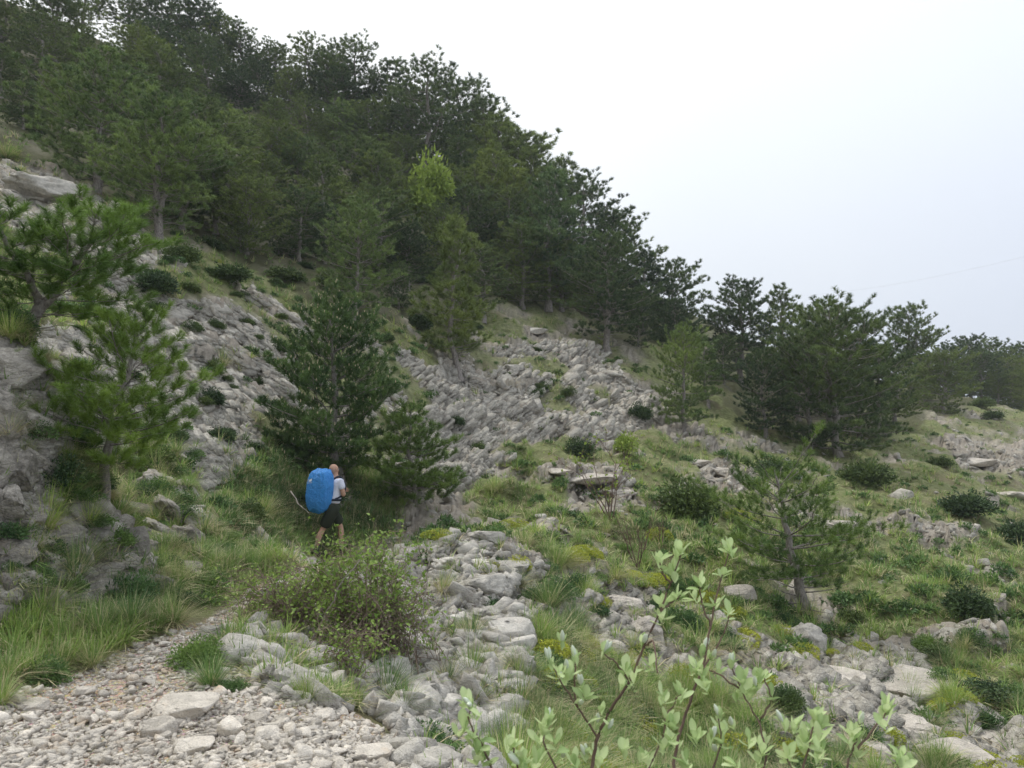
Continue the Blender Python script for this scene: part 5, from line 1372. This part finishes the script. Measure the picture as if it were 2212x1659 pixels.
for s in STEMS:
    q = np.array(s)
    for k in range(1, len(q) - 1):
        for _ in range(2):
            u = rng.uniform(0, 1); m = q[k] * (1 - u) + q[k + 1] * u
            if m[1] > 1440: ROS.append((m[0] + rng.uniform(-28, 28), m[1] - rng.uniform(-5, 25), m[2] + rng.uniform(-.05, .05), int(rng.integers(2, 5)), 1 if rng.random() < .25 else 0))
for a in ROS:
    rosette(wp(a[0], a[1], a[2]), (rng.normal(0, .35), rng.normal(0, .35) - .25, 1), a[3] + (2 if not a[4] else 1), .037 if not a[4] else .030, bool(a[4]))

# ------------------------------------------------------------------ a faint cable across the sky
q0, q1 = P(1700, 640, 110), P(2400, 505, 60)
t = np.linspace(0, 1, 24)[:, None]
cab = q0[None] * (1 - t) + q1[None] * t; cab[:, 2] -= 4 * 1.0 * t[:, 0] * (1 - t[:, 0])
tag(link('power_line', mesh_np('power_line', *tube(cab, .006, .006, 4), plain('cable', (.5, .5, .52)), {})), 'thin cable rising to the right across the grey sky', 'power line')
# ------------------------------------------------------------------ the hiker
def skinned(name, verts, radii, edges, mat, subdiv=2, parent=None, root=0, smooth=True):
    me = bpy.data.meshes.new(name)
    me.from_pydata([tuple(v) for v in verts], edges, [])
    o = bpy.data.objects.new(name, me); col.objects.link(o)
    sk = o.modifiers.new('skin', 'SKIN'); sk.use_smooth_shade = smooth
    sb = o.modifiers.new('sub', 'SUBSURF'); sb.levels = subdiv; sb.render_levels = subdiv
    for i, r_ in enumerate(radii):
        me.skin_vertices[0].data[i].radius = (r_, r_) if np.isscalar(r_) else r_
        me.skin_vertices[0].data[i].use_root = (i == root)
    dg = bpy.context.evaluated_depsgraph_get()
    nm = bpy.data.meshes.new_from_object(o.evaluated_get(dg))
    nm.name = name
    bpy.data.objects.remove(o, do_unlink=True); bpy.data.meshes.remove(me)
    nm.materials.clear(); nm.materials.append(mat)
    if parent is None: return nm
    return link(name, nm, parent)

M['skin'] = plain('skin', (0.50, 0.30, 0.21), 0.55)
M['shirt'] = plain('white_cotton', (0.66, 0.68, 0.78), 0.85, (14, 0.5, 0.02))
M['shorts'] = plain('dark_olive_cloth', (0.030, 0.037, 0.024), 0.9, (12, 0.5, 0.02))
M['belt'] = plain('navy_webbing', (0.022, 0.028, 0.045), 0.8)
M['sock'] = plain('dark_sock', (0.045, 0.048, 0.062), 0.9)
M['boot'] = plain('hiking_boot', (0.07, 0.06, 0.05), 0.8)
M['logo'] = plain('white_print', (0.78, 0.82, 0.88), 0.6)
def cover_mat():
    t = NT('blue_rain_cover')
    tc = t.n.new('ShaderNodeTexCoord').outputs['Object']
    n = t.noise(9, 5, 0.6, tc, dist=1.2); n2 = t.noise(26, 4, 0.6, tc, dist=2.0)
    c = t.mix(t.math('MULTIPLY_ADD', n, 1.5, -.3, True), c3(0.018, 0.190, 0.56), c3(0.070, 0.350, 0.80))
    h = t.math('ADD', n, t.math('MULTIPLY', n2, .6))
    return t.done(t.pbsdf(c, 0.42, t.bump(h, 0.9, 0.05), 0.4).outputs[0])
M['cover'] = cover_mat()

feet, ok = hit1(712, 1200)
feet = P(712, 1205, float(np.clip(feet[1], 13.5, 16)))
feet[2] = ground(feet[0:1], feet[1:2])[0]
hk_scale = (ray(0, 1199)[1] - ray(0, 1007)[1]) * -1 * feet[1] / 1.70
A_ = np.array
fd = A_([.74, .67, 0]); rt = A_([.67, -.74, 0])     # facing away and to the right; his right-hand side
man = tag(link('person', None, None, tuple(feet)), 'bald hiker in white t-shirt and dark olive shorts walking away up the path', 'person')
man.scale = (hk_scale,) * 3
hipR = A_([.03, -.03, .93]) + rt * .09; hipL = A_([.03, -.03, .93]) - rt * .09
kneeR = A_([-.12, -.10, .50]); ankR = A_([-.22, -.20, .10]); toeR = ankR + fd * .17 + A_([0, 0, -.05])
kneeL = A_([.17, .16, .52]); ankL = A_([.20, .15, .10]); toeL = ankL + fd * .17 + A_([0, 0, -.04])
pel = A_([.03, -.03, .96]); bel = A_([.04, -.02, 1.08]); che = A_([.06, .01, 1.28]); up = A_([.08, .03, 1.42]); nek = A_([.075, .04, 1.50]); nk2 = A_([.07, .05, 1.56])
hd0 = A_([.045, .045, 1.61]); hd1 = A_([.04, .05, 1.67]); hd2 = A_([.03, .045, 1.715])
shR = up + rt * .18 + A_([0, 0, -.005]); elR = shR + A_([.05, .0, -.27]) + fd * .03; wrR = elR + fd * .10 - rt * .14 + A_([-.03, 0, .10]); haR = wrR + fd * .02 - rt * .06 + A_([-.01, 0, .03])
shL = up - rt * .18; elL = shL + A_([0, .04, -.27]); wrL = elL + fd * .19 + rt * .08 + A_([0, 0, .08]); haL = wrL + fd * .06
V = [pel, bel, che, up, nek, nk2, hd0, hd1, hd2, shR, elR, wrR, haR, shL, elL, wrL, haL, hipR, kneeR, ankR, toeR, hipL, kneeL, ankL, toeL,
     (kneeR + ankR) / 2 + A_([-.012, -.015, .06]), (kneeL + ankL) / 2 + A_([0, -.02, .06])]
Rr = [.13, .125, .15, .11, .062, .055, .084, .100, .076, .060, .044, .029, .034, .060, .044, .029, .034, .085, .056, .038, .034, .085, .056, .038, .034, .060, .060]
E = [(0, 1), (1, 2), (2, 3), (3, 4), (4, 5), (5, 6), (6, 7), (7, 8), (3, 9), (9, 10), (10, 11), (11, 12), (3, 13), (13, 14), (14, 15), (15, 16), (0, 17), (17, 18), (18, 25), (25, 19), (19, 20), (0, 21), (21, 22), (22, 26), (26, 23), (23, 24)]
a = len(V); V += [A_([.027, .045, 1.750])]; Rr += [.034]; E += [(8, a)]
# fingers and thumb closed round the shoulder straps
for h, w_, s_ in ((12, wrR, 1), (16, wrL, -1)):
    hp = V[h]; d = (hp - w_) / np.linalg.norm(hp - w_)
    side = np.cross(d, [0, 0, 1]); side /= np.linalg.norm(side)
    for k in range(4):
        o_ = A_([0, 0, (k - 1.5) * .020]); ln = (.036, .042, .040, .030)[k]
        a = len(V); V += [hp + d * .03 + o_, hp + d * (.03 + ln) + o_ - side * s_ * .012, hp + d * (.03 + ln * .9) + o_ - side * s_ * .042]
        Rr += [.0095, .0088, .0075]; E += [(h, a), (a, a + 1), (a + 1, a + 2)]
    a = len(V); V += [hp + A_([0, 0, .035]) - side * s_ * .02, hp + A_([0, 0, .048]) - side * s_ * .045 + d * .02]
    Rr += [.011, .009]; E += [(h, a), (a, a + 1)]
skinned('body', V, Rr, E, M['skin'], 3, man)
# face and ear
def ball(name, c, r_, mat, parent, seg=10):
    bm = bmesh.new(); bmesh.ops.create_uvsphere(bm, u_segments=seg, v_segments=seg, radius=1)
    me = bpy.data.meshes.new(name); bm.to_mesh(me); bm.free()
    me.polygons.foreach_set('use_smooth', np.ones(len(me.polygons), bool)); me.materials.append(mat)
    return link(name, me, parent, tuple(c), None, r_)
hf = fd * .95 + A_([.15, 0, -.25]); hf /= np.linalg.norm(hf)
ball('ear', hd1 + rt * .088 + A_([0, 0, -.03]) + fd * .01, (.014, .018, .032), M['skin'], man)
ball('ear', hd1 - rt * .088 + A_([0, 0, -.03]) + fd * .01, (.014, .018, .032), M['skin'], man)
ball('nose', hd1 + hf * .098 + A_([0, 0, -.03]), (.016, .02, .022), M['skin'], man)
ball('mouth', hd1 + hf * .082 + A_([0, 0, -.075]), (.022, .012, .008), plain('lips', (.36, .16, .13)), man)
for s_ in (1, -1): ball('eye', hd1 + hf * .086 + rt * .034 * s_ + A_([0, 0, .0]), .012, plain('eye', (.5, .5, .5), .3), man)
# clothes
skinned('t_shirt', [bel + A_([0, 0, -.13]), bel + A_([0, 0, .03]), che, up, nek + A_([0, 0, -.03]), shR, shR * .42 + elR * .58, shL, shL * .42 + elL * .58],
        [.178, .178, .190, .140, .075, .084, .075, .084, .075], [(0, 1), (1, 2), (2, 3), (3, 4), (3, 5), (5, 6), (3, 7), (7, 8)], M['shirt'], 2, man)
skinned('shorts', [pel + A_([0, 0, .07]), pel, hipR + A_([-.01, 0, -.05]), hipR * .45 + kneeR * .55, kneeR + A_([.005, 0, .03]), hipL + A_([0, 0, -.05]), hipL * .45 + kneeL * .55, kneeL + A_([0, 0, .05])],
        [.178, .190, .145, .128, .122, .145, .128, .120], [(0, 1), (1, 2), (2, 3), (3, 4), (1, 5), (5, 6), (6, 7)], M['shorts'], 2, man, root=1)
skinned('waistband', [pel + A_([0, 0, .055]), pel + A_([.0, 0, .13])], [.186, .184], [(0, 1)], M['belt'], 1, man)
for kn, an, to in ((kneeR, ankR, toeR), (kneeL, ankL, toeL)):
    skinned('sock', [an * .62 + kn * .38 + A_([0, -.01, 0]) * 0, an + A_([0, 0, -.01])], [.056, .050], [(0, 1)], M['sock'], 2, man)
    skinned('boot', [an + A_([0, 0, .03]), an + A_([0, 0, -.05]), an - fd * .05 + A_([0, 0, -.06]), to, to + fd * .03], [.055, .052, .045, .046, .036], [(0, 1), (1, 2), (1, 3), (3, 4)], M['boot'], 2, man)

# backpack under its blue rain cover
pack = tag(link('backpack', None, None, tuple(feet)), 'tall backpack under a bright blue crinkled rain cover carried by the hiker', 'backpack')
pack.scale = (hk_scale,) * 3
pc = A_([-.165, -.20, 1.245])
fp = A_([.40, .917, 0]); rp = A_([.917, -.40, 0])     # the pack hangs turned a little towards us
tiltm = Matrix.Rotation(R(4), 3, 'Y')
bm = bmesh.new(); bmesh.ops.create_icosphere(bm, subdivisions=6, radius=1)
PV = A_([v.co[:] for v in bm.verts]); PT = A_([[v.index for v in f.verts] for f in bm.faces]); bm.free()
e_ = 0.46
Q = np.sign(PV) * np.abs(PV) ** e_
zz = Q[:, 2]
wfac = np.where(zz > 0, 1 - .12 * zz ** 2, 1 - .30 * np.abs(zz) ** 2.2)
Q[:, 0] *= wfac; Q[:, 1] *= wfac
Q[:, 2] += Q[:, 1] * .08
wr = (fbm(Q[:, 0] * 4 + Q[:, 1] * 3 + 9, zz * 5 + Q[:, 1] * 2, 4, 61) - .5) + .6 * (np.abs(fbm(Q[:, 0] * 7 - Q[:, 1] * 5, zz * 4 + 3, 3, 66) - .5) * 2 - .4)
L_ = np.linalg.norm(Q, axis=1)[:, None]
Q = Q * (1 + .085 * wr[:, None])
B = A_([rp * .245, fp * .165, [0, 0, .415]])             # half sizes along his right, his front, up
Pw = pc + Q @ B
Pw = (A_(tiltm) @ (Pw - pc).T).T + pc
cover_o = link('rain_cover', mesh_np('rain_cover', Pw, PT, M['cover'], {}, True), pack)
bvh = BVHTree.FromPolygons([tuple(v) for v in Pw], [tuple(t) for t in PT])
# the white print on the cover: an emblem and the lettering below it, laid on the cloth
back = -fp; back /= np.linalg.norm(back)
side_ = np.cross([0, 0, 1.0], back); side_ /= np.linalg.norm(side_)       # to the right seen from behind
lc = pc + A_([0, 0, .20]) - side_ * .115
def lay(name, V2, T):
    out = []
    for x, z in V2:
        o3 = lc + side_ * x + A_([0, 0, z + x * .10]) + back * .6
        h_ = bvh.ray_cast(Vector(o3), Vector(-back))
        out.append(A_(h_[0]) + back * .004 if h_[0] is not None else lc)
    return link(name, mesh_np(name, A_(out), A_(T), M['logo'], {}), pack)
def strip(pts, w):
    pts = A_(pts); d = np.gradient(pts, axis=0); d /= np.linalg.norm(d, axis=1)[:, None] + 1e-9
    n = np.stack([-d[:, 1], d[:, 0]], 1) * w / 2
    V2 = np.stack([pts - n, pts + n], 1).reshape(-1, 2); T = []
    for k in range(len(pts) - 1): T += [(2 * k, 2 * k + 1, 2 * k + 3), (2 * k, 2 * k + 3, 2 * k + 2)]
    return V2, A_(T)
a_ = np.linspace(-.3, 1.25, 12) * math.pi
lay('emblem', *strip(np.stack([-.036 + .022 * np.cos(a_), .005 + .020 * np.sin(a_)], 1), .007))
lay('emblem', *strip([(-.052, -.004), (-.040, .004), (-.030, -.006)], .008))
lay('emblem', A_([(-.008, -.018), (.040, -.014), (.050, .038), (.018, .032), (-.010, .018), (.020, .004)]), [(0, 1, 5), (5, 1, 2), (5, 2, 3), (5, 3, 4), (5, 4, 0)])
tc_ = bpy.data.curves.new('lettering', 'FONT'); tc_.body = 'karrimor'; tc_.size = .034; tc_.align_x = 'CENTER'
to_ = bpy.data.objects.new('lettering', tc_); col.objects.link(to_)
tm_ = bpy.data.meshes.new_from_object(to_.evaluated_get(bpy.context.evaluated_depsgraph_get()))
bpy.data.objects.remove(to_, do_unlink=True)
bm = bmesh.new(); bm.from_mesh(tm_); bmesh.ops.triangulate(bm, faces=bm.faces); bm.verts.index_update()
lay('lettering', [(v.co.x, v.co.y - .048) for v in bm.verts], [[v.index for v in f.verts] for f in bm.faces]); bm.free()
# straps
def strap(name, pts, r_):
    p = A_(pts); t = np.linspace(0, 1, len(p)); tt = np.linspace(0, 1, 16)
    c = np.stack([np.interp(tt, t, p[:, k]) for k in range(3)], 1)
    c[1:-1] = (c[:-2] + c[2:] + 2 * c[1:-1]) / 4
    return link(name, mesh_np(name, *tube(c, r_, r_, 6), M['belt'], {}, True), pack)
for s_, sh in ((1, shR), (-1, shL)):
    i_ = up + rt * .11 * s_
    strap('shoulder_strap', [i_ - fd * .12 + A_([0, 0, .03]), i_ + A_([0, 0, .105]), i_ + fd * .10 + A_([0, 0, .04]), i_ + fd * .165 + A_([0, 0, -.12]), i_ + rt * .05 * s_ + fd * .10 + A_([0, 0, -.27]), i_ + rt * .06 * s_ - fd * .10 + A_([0, 0, -.33])], .020)
strap('hip_belt', [pel + rt * .1 - fd * .13 + A_([0, 0, .12]), pel + rt * .17 + A_([0, 0, .11]), pel + rt * .12 + fd * .13 + A_([0, 0, .10]), pel + fd * .17 + A_([0, 0, .1]), pel - rt * .12 + fd * .13 + A_([0, 0, .1]), pel - rt * .17 + A_([0, 0, .11]), pel - rt * .1 - fd * .13 + A_([0, 0, .12])], .026)

# ------------------------------------------------------------------ the air
hz = bpy.data.materials.new('air'); hz.use_nodes = True
ht = hz.node_tree; ht.nodes.clear()
ho = ht.nodes.new('ShaderNodeOutputMaterial'); hv = ht.nodes.new('ShaderNodeVolumePrincipled')
hv.inputs['Color'].default_value = (0.90, 0.94, 1.0, 1); hv.inputs['Density'].default_value = 0.0005
ht.links.new(hv.outputs[0], ho.inputs['Volume'])
bm = bmesh.new(); bmesh.ops.create_cube(bm, size=1.0)
zlo = float(GZ.min()) - 3.0; zhi = float(GZ.max()) + 14.0
for v in bm.verts: v.co = Vector((v.co.x * 486, v.co.y * 486, zlo if v.co.z < 0 else zhi))
hm = bpy.data.meshes.new('haze'); bm.to_mesh(hm); bm.free(); hm.materials.append(hz)
tag(link('haze', hm), kind='stuff')
